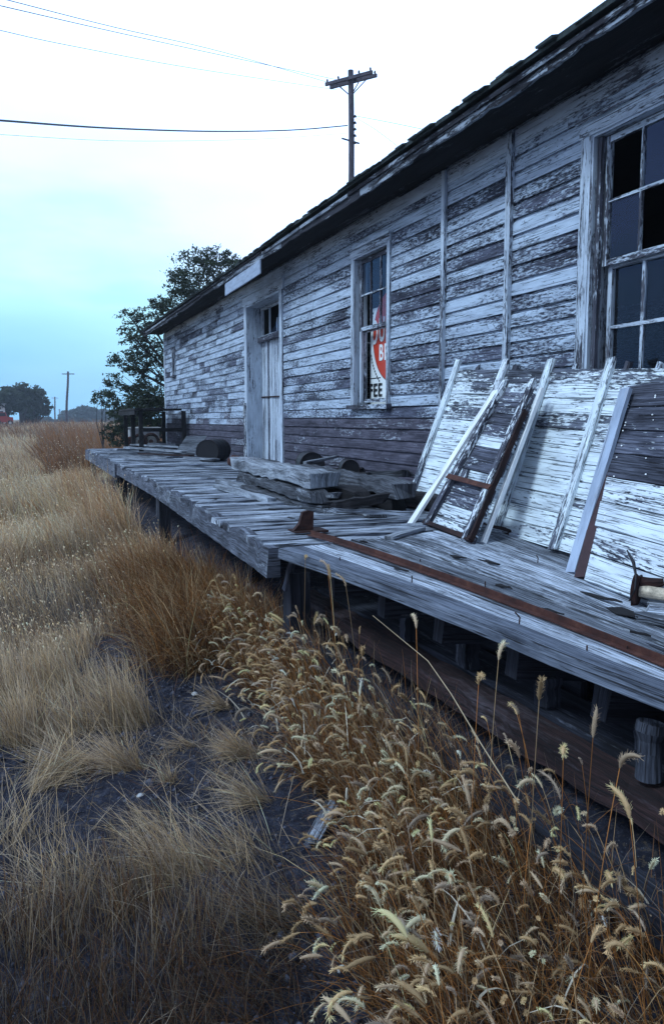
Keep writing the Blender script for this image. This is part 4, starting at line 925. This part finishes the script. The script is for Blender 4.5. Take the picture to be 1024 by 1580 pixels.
TF += [
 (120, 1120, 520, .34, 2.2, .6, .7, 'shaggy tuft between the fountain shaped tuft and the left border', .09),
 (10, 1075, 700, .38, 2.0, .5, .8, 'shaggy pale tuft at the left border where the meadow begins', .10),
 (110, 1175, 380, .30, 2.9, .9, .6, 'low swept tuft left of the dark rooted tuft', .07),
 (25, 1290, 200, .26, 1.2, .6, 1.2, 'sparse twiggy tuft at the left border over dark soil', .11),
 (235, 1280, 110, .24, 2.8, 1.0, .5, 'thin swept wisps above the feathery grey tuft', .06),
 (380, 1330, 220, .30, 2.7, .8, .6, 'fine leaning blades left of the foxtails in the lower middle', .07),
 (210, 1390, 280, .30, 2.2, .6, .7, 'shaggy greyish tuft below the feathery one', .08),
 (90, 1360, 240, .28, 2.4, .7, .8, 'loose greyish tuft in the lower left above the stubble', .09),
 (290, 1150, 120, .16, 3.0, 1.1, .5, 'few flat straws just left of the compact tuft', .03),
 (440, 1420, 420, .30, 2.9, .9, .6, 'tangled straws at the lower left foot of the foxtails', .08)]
for i, (px, py, n, h, ld, le, sp, lab, rad) in enumerate(TF):
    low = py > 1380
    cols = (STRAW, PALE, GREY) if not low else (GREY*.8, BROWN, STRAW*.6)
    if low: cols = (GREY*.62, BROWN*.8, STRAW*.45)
    if py > 1490: cols = (BROWN*.7, DK_VIGN, GREY*.3)  # lower tufts painted darker, vignette shade put into their colours
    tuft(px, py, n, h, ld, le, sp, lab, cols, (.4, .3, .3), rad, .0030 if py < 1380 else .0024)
# ------------------------------------------------------------------ foxtails
def foxtails(n, x_, y_, h, name, ldir=None, lean=None, droop=None, hl=None, cmul=1.0):
    S = 9; t_ = np.linspace(0, 1, S+1)
    ldir = rng.normal(3.0, .9, n) if ldir is None else ldir
    lean = np.abs(rng.normal(.36, .32, n)) if lean is None else lean
    droop = np.abs(rng.normal(.55, .45, n)) if droop is None else droop
    hl = np.clip(rng.lognormal(np.log(.060), .33, n), .022, .115) if hl is None else hl
    base = np.stack([x_, y_, gz(x_, y_)], -1)
    ang = lean[:, None]+droop[:, None]*t_[None]**1.6; seg = h[:, None]/S
    hx = np.concatenate([np.zeros((n, 1)), np.cumsum(np.sin(ang)*seg, 1)[:, :-1]], 1); hz = np.concatenate([np.zeros((n, 1)), np.cumsum(np.cos(ang)*seg, 1)[:, :-1]], 1)
    cx, sx = np.cos(ldir), np.sin(ldir); D = np.stack([cx, sx, np.zeros(n)], -1)
    P = base[:, None]+D[:, None]*hx[..., None]+np.array([0, 0, 1.])*hz[..., None]
    parts = []
    # stem: 3 sided prism
    R = .0013
    up_ = np.array([0, 0, 1.]); sd = np.stack([-sx, cx, np.zeros(n)], -1)
    offs = [sd*R, (-sd*.5)*R+D*R*.87, (-sd*.5)*R-D*R*.87]
    V = np.stack([P+o_[:, None] for o_ in offs], 2).reshape(n, -1, 3)
    q = []
    for k in range(S):
        for j in range(3): a = k*3+j; b__ = k*3+(j+1) % 3; q.append([a, b__, b__+3, a+3])
    q = np.array(q); T = (q[None]+(S+1)*3*np.arange(n)[:, None, None]).reshape(-1, 4)
    c0 = colmix(n, [RUST*1.7, STRAW*.9, RUST*1.1], [.45, .25, .30], .25)*cmul; tt = np.repeat(t_, 3)[None, :, None]
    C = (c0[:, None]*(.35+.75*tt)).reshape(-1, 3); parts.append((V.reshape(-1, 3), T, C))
    # head: bent spindle continuing the stem
    K = 6; tk = np.linspace(0, 1, K+1); a0 = ang[:, -1]; bend = np.abs(rng.normal(1.25, .7, n))
    ah = a0[:, None]+bend[:, None]*tk[None]; sg = hl[:, None]/K
    gx = hx[:, -1:]+np.concatenate([np.zeros((n, 1)), np.cumsum(np.sin(ah)*sg, 1)[:, :-1]], 1); gz_ = hz[:, -1:]+np.concatenate([np.zeros((n, 1)), np.cumsum(np.cos(ah)*sg, 1)[:, :-1]], 1)
    Q = base[:, None]+D[:, None]*gx[..., None]+up_*gz_[..., None]
    tang = np.stack([np.sin(ah)*cx[:, None], np.sin(ah)*sx[:, None], np.cos(ah)], -1); N1 = np.broadcast_to(sd[:, None], tang.shape); N2 = np.cross(tang, N1)
    rad = (hl*.062*rng.uniform(.6, 1.35, n))[:, None]*np.array([.35, .85, 1, 1, .95, .75, .2])[None]
    rings = []
    for j in range(6):
        a = j*math.pi/3; rings.append(Q+(N1*math.cos(a)+N2*math.sin(a))*rad[..., None])
    V = np.stack(rings, 2).reshape(n, -1, 3); q = []
    for k in range(K):
        for j in range(6): a = k*6+j; b__ = k*6+(j+1) % 6; q.append([a, b__, b__+6, a+6])
    T = (np.array(q)[None]+(K+1)*6*np.arange(n)[:, None, None]).reshape(-1, 4)
    ch = colmix(n, [PALE*1.05, STRAW*1.15, STRAW*.75, GREY], [.36, .34, .18, .12], .25)*cmul; C = np.repeat(ch*.75, (K+1)*6, 0); parts.append((V.reshape(-1, 3), T, C))
    # bristles
    Bn = 84; tb_ = rng.uniform(.02, .98, (n, Bn)); k0 = np.minimum((tb_*K).astype(int), K-1); fr = tb_*K-k0; ii = np.arange(n)[:, None]
    qc = Q[ii, k0]*(1-fr)[..., None]+Q[ii, k0+1]*fr[..., None]; tg = tang[ii, k0]; n1 = N1[ii, k0]; n2 = N2[ii, k0]; aa = rng.uniform(0, 6.28, (n, Bn))[..., None]
    out = n1*np.cos(aa)+n2*np.sin(aa); rr = rad[ii, k0][..., None]; bl_ = (hl[:, None]*rng.uniform(.09, .17, (n, Bn)))[..., None]
    b0 = qc+out*rr*.8; tip = b0+(out*.75+tg*.65)*bl_; wv_ = np.cross(out, tg)*(.0007+.0003)
    q4 = np.stack([b0-wv_, b0+wv_, tip+wv_*.3, tip-wv_*.3], 2).reshape(-1, 3); m = n*Bn
    parts.append((q4, np.arange(4)[None]+4*np.arange(m)[:, None], np.repeat(np.repeat(np.clip(ch*1.25, 0, .85), Bn, 0), 4, 0)))
    return merge(parts)
def fox_stand():
    parts = []
    N = 1500
    y_ = rng.uniform(.95, 6.0, N*3); wt = np.exp(-y_/5); ok = rng.uniform(0, 1, N*3) < wt; y_ = y_[ok][:N]; n = len(y_)
    lo = np.interp(y_, [.9, 2, 2.8, 3.4, 4.2, 5.2, 6, 8], [.64, .92, 1.20, 1.28, 1.30, 1.38, 1.50, 1.58])+.07*np.sin(y_*5)+.05*np.sin(y_*11+1)
    hi = np.interp(y_, [.9, 2, 3.5, 5, 8], [1.75, 1.80, 1.74, 1.62, 1.6])
    x_ = lo+(hi-lo)*rng.uniform(0, 1, n)
    h = (rng.uniform(.26, .58, n)+.14*lown(x_, y_, 3.5, 77))*np.interp(y_, [1, 3, 8], [1.0, 1.0, .9])*np.where(x_ < lo+.12, .75, 1); h *= np.where(x_ > 1.55, .8, 1)
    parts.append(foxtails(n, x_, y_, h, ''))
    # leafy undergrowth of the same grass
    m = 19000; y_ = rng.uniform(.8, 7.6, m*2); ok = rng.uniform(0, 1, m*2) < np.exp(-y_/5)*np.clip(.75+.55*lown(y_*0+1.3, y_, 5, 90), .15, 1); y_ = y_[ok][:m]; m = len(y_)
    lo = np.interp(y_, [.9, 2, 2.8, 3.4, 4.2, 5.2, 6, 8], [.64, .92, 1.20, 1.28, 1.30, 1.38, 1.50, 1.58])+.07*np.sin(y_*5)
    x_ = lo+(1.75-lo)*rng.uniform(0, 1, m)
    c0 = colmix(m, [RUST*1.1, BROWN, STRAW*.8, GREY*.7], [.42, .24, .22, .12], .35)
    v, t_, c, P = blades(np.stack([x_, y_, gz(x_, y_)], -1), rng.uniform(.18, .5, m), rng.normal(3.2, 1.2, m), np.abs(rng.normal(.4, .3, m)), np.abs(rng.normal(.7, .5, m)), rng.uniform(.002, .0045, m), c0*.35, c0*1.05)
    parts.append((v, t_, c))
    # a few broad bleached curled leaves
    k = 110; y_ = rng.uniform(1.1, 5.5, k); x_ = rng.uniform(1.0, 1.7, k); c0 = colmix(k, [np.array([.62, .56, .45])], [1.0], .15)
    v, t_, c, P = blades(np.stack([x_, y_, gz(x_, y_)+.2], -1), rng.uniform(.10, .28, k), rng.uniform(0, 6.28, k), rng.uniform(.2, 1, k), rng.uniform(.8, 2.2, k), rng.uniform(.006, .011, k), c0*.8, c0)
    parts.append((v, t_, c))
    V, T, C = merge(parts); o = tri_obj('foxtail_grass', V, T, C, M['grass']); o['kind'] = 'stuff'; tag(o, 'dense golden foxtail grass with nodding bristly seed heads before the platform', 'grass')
fox_stand()
# taller single stalks rising in front of the dark space under the deck
ST = [(470, 862, 1.42, 'tall stalk with a slim head rising over the end of the near planks'), (520, 880, 1.44, 'slim tall stalk beside the start of the near planks'), (515, 895, 1.5, 'arched foxtail left of the dark gap under the planks'), (552, 905, 1.5, 'foxtail with a bent head in front of the first dark bay'),
      (648, 975, 1.48, 'upright foxtail before the second bay under the deck'), (755, 1025, 1.42, 'foxtail with a hooked head before the third bay'), (828, 1072, 1.40, 'erect foxtail standing alone before the brown timber'), (930, 1170, 1.34, 'erect foxtail near the post at the right'),
      (995, 1270, 1.28, 'foxtail pair head close to the right border'), (735, 1050, 1.36, 'slender foxtail left of the erect one'), (870, 1150, 1.34, 'hooked foxtail over the low brown timber'), (905, 1150, 1.36, 'leaning foxtail right of the hooked one')]
for i, (px, py, xx, lab) in enumerate(ST):
    q = onX(px, py, xx); bx_ = xx+random.uniform(-.02, .03); by_ = q.y+random.uniform(-.06, .1); hh = q.z-float(gz(bx_, by_))
    ld = math.atan2(q.y-by_, q.x-bx_+1e-4)
    v, t_, c = foxtails(1, np.array([bx_]), np.array([by_]), np.array([hh/1.0]), '', np.array([ld]), np.array([.06]), np.array([.12]), np.array([.085 if i > 1 else .07]))
    b0_ = np.array([bx_, by_, float(gz(bx_, by_))]); o = tri_obj('foxtail_stalk', v-b0_, t_, c, M['grass']); o.location = b0_; tag(o, lab, 'foxtail', 'single foxtail stalks in front of the platform')
# long bent straw
a = onX(575, 950, 1.35); b_ = onX(660, 1020, 1.3); c_ = onX(740, 1145, 1.2); d_ = onX(800, 1240, 1.15); d_.z = max(d_.z, .1)
mb = MB(); mb.tube([a, b_, (b_+c_)/2+Z*.01, c_, d_], [.0012, .0016, .002, .002, .002], 5, c=(.5, .5, 0, 1)); o = mb.build('bent_straw', plain('straw', (.34, .26, .16), .7, sc=20)); tag(o, 'long bent straw slanting down in front of the dark space under the deck', 'straw')
# ------------------------------------------------------------------ trees
def leafcloud(blobs, per, size, col1, col2, seed):
    r2 = np.random.default_rng(seed); pts = []; cols = []
    for (c_, r_) in blobs:
        nb = max(5, int(per*(r_**2)))                         # twigs
        d = nrmz(r2.normal(0, 1, (nb, 3))); rr = r_*r2.uniform(.35, 1.05, (nb, 1))**.6; tw = np.array(c_)+d*rr*np.array([1, 1, .8])
        k = 26; p_ = tw[:, None]+r2.normal(0, .10*max(.6, r_), (nb, k, 3))*np.array([1.2, 1.2, .7]); tone = r2.uniform(0, 1, (nb, 1, 1))*.7+r2.uniform(0, 1, (nb, k, 1))*.3
        pts.append(p_.reshape(-1, 3)); cols.append((col1*(1-tone)+col2*tone).reshape(-1, 3))
    P = np.concatenate(pts); C = np.concatenate(cols); n = len(P)
    a = nrmz(r2.normal(0, 1, (n, 3))); b__ = nrmz(np.cross(a, r2.normal(0, 1, (n, 3)))); s_ = size*r2.uniform(.5, 1.2, (n, 1))
    V = np.stack([P-a*s_, P+b__*s_*.45, P+a*s_, P-b__*s_*.45], 1).reshape(-1, 3)
    return V, np.arange(4)[None]+4*np.arange(n)[:, None], np.repeat(C, 4, 0)
G1 = np.array([.016, .026, .020]); G2 = np.array([.060, .082, .045])
def tree(name, lab, cat, base, blobs, per, size, trunk_r, seed, col1=G1, col2=G2, group=None, trunk_name='trunk'):
    base = Vector(base); t = empty(name, base, lab, cat, group)
    V, T, C = leafcloud(blobs, per, size, col1, col2, seed); tri_obj('crown', V, T, C, M['leaf'], t)
    mb = MB(); rs = random.Random(seed)
    top = max(b[0][2] for b in blobs); fork = base+Z*(top-base.z)*.25
    mb.tube([base-Z*.1, base+Z*(fork.z-base.z)*.5+X*rs.uniform(-.1, .1), fork], [trunk_r*1.3, trunk_r, trunk_r*.85], 8)
    for (c_, r_) in blobs:
        c_ = Vector(c_); mid = fork.lerp(c_, .5)+Vector((rs.uniform(-.25, .25), rs.uniform(-.25, .25), rs.uniform(.0, .3)))*max(.5, r_)
        mb.tube([fork, mid, c_], [trunk_r*.55, trunk_r*.35, trunk_r*.14], 6)
        for _ in range(5):
            d = Vector((rs.gauss(0, 1), rs.gauss(0, 1), rs.gauss(.2, .8))).normalized(); mb.tube([mid.lerp(c_, rs.uniform(.4, 1)), c_+d*r_*.85], [trunk_r*.12, trunk_r*.04], 4)
    mb.build(trunk_name, M['bark'], t)
# tree behind the far end of the depot
TB = [(305, 425, 26.0, 1.0), (340, 410, 25.6, .7), (280, 440, 26.4, .6), (355, 400, 25.6, .45), (320, 395, 26, .45), (262, 480, 26, .6), (245, 470, 26, .35), (290, 470, 26.5, .8), (230, 495, 26, .5), (200, 488, 26, .35), (205, 520, 26, .5), (240, 520, 26.5, .8), (190, 560, 25.6, .45), (180, 590, 25.6, .35), (215, 560, 26, .6), (240, 570, 26, .7), (190, 610, 25.6, .5), (225, 610, 26, .7), (250, 640, 26, .8)]
tree('ash_tree', 'dark loose leafed tree rising behind the far end of the depot', 'tree', (onZ(222, 700, 0).x, 26.2, 0), [(tuple(onY(a, b, c)), r) for a, b, c, r in TB], 95, .058, .14, 5)
SB = [(205, 640, 24.6, .6), (185, 655, 24.4, .4), (230, 650, 24.8, .6), (215, 670, 24.4, .6), (190, 672, 24.4, .45), (245, 630, 25, .7), (172, 668, 24.6, .25), (240, 675, 24.6, .6), (180, 635, 25, .3), (230, 615, 25, .5)]
tree('dense_shrub', 'dense dark green shrub at the foot of the tree beside the platform end', 'shrub', (onZ(215, 700, 0).x, 24.8, 0), [(tuple(onY(a, b, c)), r) for a, b, c, r in SB], 120, .06, .06, 9, G1*.8, G2*.8, trunk_name='stem')
tree('sapling', 'thin sparse sapling left of the shrub', 'sapling', tuple(onY(158, 660, 30).to_2d())+(0,), [(tuple(onY(a, b, 30)), r) for a, b, r in ((155, 605, .25), (150, 617, .2), (165, 612, .22), (160, 625, .2))], 40, .06, .035, 3)
# trees of the far left farmyard
FT = [(8, 108, [(0, 615, 3.0), (10, 608, 2.2), (18, 618, 2.0)], 'dark tree at the left border of the far farmyard'), (33, 112, [(22, 606, 2.2), (36, 604, 2.6), (44, 610, 2.0), (30, 616, 2.0)], 'tall round topped tree in the middle of the far farmyard'), (56, 116, [(52, 606, 2.2), (60, 614, 1.8), (66, 624, 1.5), (52, 622, 2.3), (73, 630, .9)], 'tree with a trailing right side in the far farmyard')]
for k, (px, yy, bl_, lab) in enumerate(FT):
    tree('farm_tree', lab, 'tree', (onY(px, 650, yy).x, yy, 0), [(tuple(onY(a, b+6, yy)), r*.8) for a, b, r in bl_], 12, .28, .3, 20+k, G1*.9, G2*.8, 'trees of the far farmyard')
def woods():
    bl_ = []; r2 = random.Random(4)
    for k in range(70):
        px = r2.uniform(62, 210); yy = r2.uniform(230, 330); h_ = (4.5 if px > 95 else 2.2)*r2.uniform(.6, 1.2)
        if 78 < px < 100: h_ *= .6
        q = onY(px, 645, yy); bl_.append(((q.x, yy, h_*.5), h_*.62))
    V, T, C = leafcloud(bl_, 9, .85, np.array([.03, .05, .05]), np.array([.06, .09, .08]), 8); o = tri_obj('distant_woods', V, T, C, M['leaf']); o['kind'] = 'stuff'; tag(o, 'low far off wood line along the horizon', 'woods')
woods()
# ------------------------------------------------------------------ utility poles
def crossarm_pole(base, top, r, arms, lab, name='utility_pole', group='utility poles', az=None, L=2.1, ins=True):
    base = Vector(base); top = Vector(top); t = empty(name, base, lab, 'utility pole', group)
    mb = MB(); n = 12; mb.tube([base.lerp(top, k/n)+X*.03*math.sin(k*.8) for k in range(n+1)], [r*(1.15-.3*k/n) for k in range(n+1)], 10, c=(.5, .5, 0, 1)); mb.build('pole', M['pole'], t)
    a = az if az is not None else math.radians(57.8); d = Vector((math.sin(YAW-a), math.cos(YAW-a), 0)); pr = Vector((-d.y, d.x, 0))
    if pr.y < 0: pr = -pr
    for s_ in arms:
        mb = MB(); c_ = top-Z*.35+pr*s_*.17; mb.beam(c_-d*L/2, c_+d*L/2, .09, .12, c=(.5, .4, 0, 1)); mb.build('crossarm', M['pole'], t)
        if ins:
            for q in (-.46, -.22, .22, .46):
                mb = MB(); b0 = c_+d*L*q+Z*.06; mb.tube([b0, b0+Z*.05, b0+Z*.08, b0+Z*.13], [.015, .04, .045, .02], 7); mb.build('insulator', M['ceramic'], t)
            mb = MB(); mb.beam(c_-d*.6-Z*.05, top-Z*.95, .03, .03); mb.beam(c_+d*.6-Z*.05, top-Z*.95, .03, .03); mb.build('brace', M['pole'], t)
    return t, d
YP = 29.5
pt = onY(541, 108, YP); pb = Vector((pt.x+.05, YP, 0))
up_t, ad = crossarm_pole(pb, pt, .125, (-1, 1), 'tall wooden utility pole with double crossarm rising behind the depot roof')
for py in (178, 188, 198, 208, 219):                          # spool insulators on the side
    q = onY(545, py, YP-.05); mb = MB(); mb.tube([q-Z*.05+X*.02, q+X*.09, q+X*.09+Z*.0], [.03, .06, .05], 7); mb.build('spool_insulator', M['ceramic'], up_t)
q = onY(541, 214, YP); mb = MB(); mb.beam(q-X*.38-Z*.02, q+X*.36-Z*.12, .05, .05); mb.build('side_arm', M['pole'], up_t)
for (pxt, pyt, pyb, yy, r_, lab) in ((105, 573, 648, 120, .17, 'plain leaning telephone pole standing in the far field'), (84.5, 612, 646, 230, .2, 'small distant telephone pole left of the leaning one'), (91.5, 631, 646, 420, .25, 'tiny farthest telephone pole on the horizon')):
    tp = onY(pxt, pyt, yy); bp = Vector((onY(pxt-4 if pxt == 105 else pxt, pyb, yy).x, yy, 0)); crossarm_pole(bp, tp, r_, (0,), lab, az=math.radians(0 if False else -90), L=tp.z*.0+1.8, ins=False)
# wires
def wire(pts, r, lab, name='overhead_wire'):
    cu = []
    P = [Vector(p) for p in pts]
    for k in range(len(P)-1):
        for j in range(8):
            t_ = j/8; p0 = P[max(k-1, 0)]; p1 = P[k]; p2 = P[k+1]; p3 = P[min(k+2, len(P)-1)]
            cu.append(.5*((2*p1)+(-p0+p2)*t_+(2*p0-5*p1+4*p2-p3)*t_*t_+(-p0+3*p1-3*p2+p3)*t_**3))
    cu.append(P[-1]); mb = MB(); mb.tube(cu, r, 5, c=(.5, .5, 0, 1)); o = mb.build(name, M['wire']); tag(o, lab, 'wire', 'overhead wires')
def yl(a, b, t_): return a+(b-a)*t_
wire([onY(-40, 182, 17), onY(0, 185, 17.4), onY(170, 197, 21), onY(330, 202, 25), onY(450, 200, 28), onY(536, 193, YP-.1)], .022, 'thick sagging cable running left from the utility pole')
wire([onY(-40, 204, 17), onY(0, 207, 17.4), onY(200, 217, 22), onY(400, 214, 27), onY(536, 205, YP-.1)], .004, 'faint thin wire just below the thick cable')
wire([onY(-20, -9, 14), onY(15, 0, 15), onY(180, 42, 19), onY(345, 80, 24), onY(508, 127, YP)], .008, 'upper thin wire slanting from the top left to the crossarm')
wire([onY(-20, 4, 14), onY(0, 8, 14.5), onY(170, 47, 19), onY(330, 82, 24), onY(518, 122, YP)], .008, 'second thin wire close below the uppermost one')
wire([onY(-20, 42, 14), onY(0, 46, 14.5), onY(110, 70, 18), onY(300, 105, 24), onY(520, 138, YP)], .006, 'third thin wire lower at the left border')
wire([onY(547, 178, YP), onY(600, 188, 26), onY(665, 201, 22), onY(760, 214, 16)], .008, 'thin service wire running right from the pole to the roof')
wire([onY(547, 180, YP), onY(580, 200, 28), onY(622, 232, 26), onY(660, 262, 24)], .006, 'steeper thin wire dropping right from the pole behind the roof')
# ------------------------------------------------------------------ far farmyard things
def truck():
    yy = 103; x0 = onY(5, 645, yy).x; t = empty('red_truck', (x0, yy, 0), 'red pickup truck parked before the far farmyard trees', 'truck')
    def prof(pts, y0_, y1_, name, mat, par):
        mb = MB(); mb.face([(x0+a, y0_, b) for a, b in pts], [(a, b) for a, b in pts], (.5, .5, 0, 1)); mb.face([(x0+a, y1_, b) for a, b in pts][::-1], [(a, b) for a, b in pts], (.5, .5, 0, 1))
        for i in range(len(pts)):
            a, b = pts[i], pts[(i+1) % len(pts)]; mb.face([(x0+a[0], y0_, a[1]), (x0+a[0], y1_, a[1]), (x0+b[0], y1_, b[1]), (x0+b[0], y0_, b[1])], [(0, 0)]*4, (.5, .5, 0, 1))
        return mb.build(name, mat, par)
    body = prof([(-.9, .45), (1.1, .45), (1.1, 1.05), (.35, 1.12), (-.9, 1.12)], yy, yy+1.8, 'body', M['red'], t)
    prof([(-.75, 1.122), (.45, 1.122), (.25, 1.65), (-.55, 1.65)], yy+.1, yy+1.7, 'cab', M['red'], t)
    prof([(-.6, 1.18), (.32, 1.18), (.2, 1.58), (-.48, 1.58)], yy+.095, yy+.097, 'side_window', M['black'], t)
    for a in (-.55, .75):
        mb = MB(); c_ = Vector((x0+a, yy-.01, .36)); mb.tube([c_, c_+Y*.25], .34, 14); w = mb.build('wheel', M['black'], t); mb = MB(); mb.tube([c_-Y*.01, c_+Y*.02], .17, 12); mb.build('rim', M['dirty'], w)
truck()
def shed(px, yy, w, h_, lab, mat, cat='shed', name='farm_shed'):
    x0 = onY(px, 645, yy).x; t = empty(name, (x0, yy, 0), lab, cat); mb = MB(); mb.box((x0-w/2, yy, 0), X, Y, Z, w, 3, h_); mb.build('wall', mat, t)
    mb = MB(); mb.box((x0-w/2-.2, yy-.2, h_), X, Y, Z, w+.4, 3.4, .15); mb.build('roof', M['dirty'], t); mb = MB(); mb.box((x0-.4, yy-.01, 0), X, Y, Z, .8, .03, min(h_*.7, 2)); mb.build('door', M['black'], t)
shed(0, 106, 1.2, 2.6, 'white shed cut by the left border behind the red truck', M['white']); shed(44, 118, 2.4, 2.0, 'dark shed under the far farmyard trees', M['burnt'])
def car(px, yy, lab):
    x0 = onY(px, 645, yy).x; t = empty('parked_car', (x0, yy, 0), lab, 'car'); mb = MB(); mb.box((x0-2, yy, .35), X, Y, Z, 4.2, 1.7, .55, segs=3, jit=.02); mb.build('body', M['white'], t, bevel=.08)
    mb = MB(); mb.box((x0-1.1, yy+.1, .91), X, Y, Z, 2.3, 1.5, .5); mb.build('cabin', M['white'], t, bevel=.15); mb = MB(); mb.box((x0-.95, yy+.09, .98), X, Y, Z, 2.0, .005, .34); mb.build('side_window', M['black'], t)
    for a in (-1.3, 1.3):
        mb = MB(); mb.tube([(x0+a, yy-.02, .34), (x0+a, yy+.25, .34)], .33, 12); mb.build('wheel', M['black'], t)
car(125, 260, 'tiny white car on the horizon right of the telephone poles'); 
for o in list(COL.objects):
    if o.parent is None and o.type == 'EMPTY' and o.get('category') in ('truck', 'shed', 'car'): o.location.z += .95
# ------------------------------------------------------------------ air
hz = bpy.data.meshes.new('haze')
if True:
    xs_, ys_, zs_ = (-260, 160), (-30, 480), (-1.2, 24)
    V = [(x, y, z) for z in zs_ for y in ys_ for x in xs_]; hz.from_pydata(V, [], [(0, 2, 3, 1), (4, 5, 7, 6), (0, 1, 5, 4), (2, 6, 7, 3), (0, 4, 6, 2), (1, 3, 7, 5)])
    ho = bpy.data.objects.new('haze', hz); link(ho); ho['kind'] = 'stuff'; tag(ho, 'thin bluish haze over the far field', 'haze')
    mt = bpy.data.materials.new('haze'); mt.use_nodes = True; nt = mt.node_tree; nt.nodes.clear(); oo = nt.nodes.new('ShaderNodeOutputMaterial'); pv = nt.nodes.new('ShaderNodeVolumePrincipled')
    pv.inputs['Color'].default_value = (.78, .88, 1, 1); pv.inputs['Density'].default_value = .0009; pv.inputs['Anisotropy'].default_value = .2; nt.links.new(pv.outputs[0], oo.inputs['Volume']); hz.materials.append(mt)
    HAZE = ho
# ------------------------------------------------------------------ sky and light
w = bpy.data.worlds.new('World'); SC.world = w; w.use_nodes = True; nt = w.node_tree; nt.nodes.clear()
t = NT.__new__(NT); t.t = nt; out = nt.nodes.new('ShaderNodeOutputWorld'); bg = nt.nodes.new('ShaderNodeBackground')
sky = nt.nodes.new('ShaderNodeTexSky'); sky.sky_type = 'NISHITA'; sky.sun_disc = False; sky.sun_elevation = math.radians(48); SUN_AZ = math.radians(-100); sky.sun_rotation = SUN_AZ
tc = nt.nodes.new('ShaderNodeTexCoord'); sp = nt.nodes.new('ShaderNodeSeparateXYZ'); nt.links.new(tc.outputs['Generated'], sp.inputs[0])
cl = t.noise(tc.outputs['Generated'], (1.6, 1.6, 5.0), 5, .5)
# thin overcast: bright in view, dimmed overhead and behind the camera to shape the light, a bluer opening low in the left of the view (azimuth and height in the sky dome)
dirb = Vector((math.sin(math.radians(-14)), math.cos(math.radians(-14)), .0)).normalized()
dp = nt.nodes.new('ShaderNodeVectorMath'); dp.operation = 'DOT_PRODUCT'; nt.links.new(tc.outputs['Generated'], dp.inputs[0]); dp.inputs[1].default_value = dirb
side = t.math('MULTIPLY', t.math('SUBTRACT', dp.outputs['Value'], .60), 2.6, clamp=True)
elev = t.math('SUBTRACT', 1.0, t.math('MULTIPLY', t.math('ABSOLUTE', sp.outputs[2]), 1.75), clamp=True)
blue = t.math('MULTIPLY', side, elev)
blue = t.math('ADD', blue, t.math('MULTIPLY', t.math('SUBTRACT', cl, .5), -.9))
blue = t.math('MULTIPLY', blue, 1.0, clamp=True)
colr = t.ramp(blue, [(.16, c4(1.3, 1.75, 2.6)), (.36, c4(1.05, 1.4, 2.0)), (.52, c4(.58, 1.12, 1.40)), (.85, c4(.27, .74, 1.22))])
zf = t.math('SUBTRACT', 1.0, t.math('MULTIPLY', t.math('SUBTRACT', sp.outputs[2], .5), 1.5, clamp=True)); zf = t.math('MAXIMUM', zf, .42)
fd = nt.nodes.new('ShaderNodeVectorMath'); fd.operation = 'DOT_PRODUCT'; nt.links.new(tc.outputs['Generated'], fd.inputs[0]); fd.inputs[1].default_value = (math.sin(YAW), math.cos(YAW), 0)
bk = t.math('ADD', .72, t.math('MULTIPLY', fd.outputs['Value'], .9), clamp=True); bk = t.math('MAXIMUM', bk, .38)
zf = t.math('MULTIPLY', zf, bk); gg = nt.nodes.new('ShaderNodeCombineColor')
for i in range(3): nt.links.new(zf, gg.inputs[i])
colr = t.mix(1.0, colr, gg.outputs[0], 'MULTIPLY')
skm = t.mix(1.0, colr, c4(0, 0, 0), 'ADD')
sm = nt.nodes.new('ShaderNodeMix'); sm.data_type = 'RGBA'; sm.blend_type = 'ADD'; sm.inputs[0].default_value = .02
nt.links.new(colr, sm.inputs[6]); nt.links.new(sky.outputs[0], sm.inputs[7])
nt.links.new(sm.outputs[2], bg.inputs[0]); bg.inputs[1].default_value = .9; nt.links.new(bg.outputs[0], out.inputs[0])
sd = bpy.data.lights.new('sun', 'SUN'); sd.energy = 2.5; sd.angle = math.radians(14); sd.color = (.66, .85, 1.0); so = bpy.data.objects.new('sun', sd); link(so)
el = math.radians(48); dv = Vector((math.sin(SUN_AZ)*math.cos(el), math.cos(SUN_AZ)*math.cos(el), math.sin(el))); so.rotation_euler = (-dv).to_track_quat('-Z', 'Y').to_euler()
# ------------------------------------------------------------------ camera
cd = bpy.data.cameras.new('camera'); cam = bpy.data.objects.new('camera', cd); link(cam); SC.camera = cam
cam.location = (0, 0, H); cam.rotation_euler = (math.pi/2-PT, 0, -YAW); cd.sensor_fit = 'HORIZONTAL'; cd.sensor_width = 36; cd.lens = 36*F/1024; cd.shift_y = -10/1024; cd.clip_end = 5000; cd.clip_start = .05
SC.view_settings.view_transform = 'Standard'; SC.view_settings.look = 'None'; SC.view_settings.exposure = 0; SC.view_settings.gamma = 1
SC.cycles.transparent_max_bounces = 12
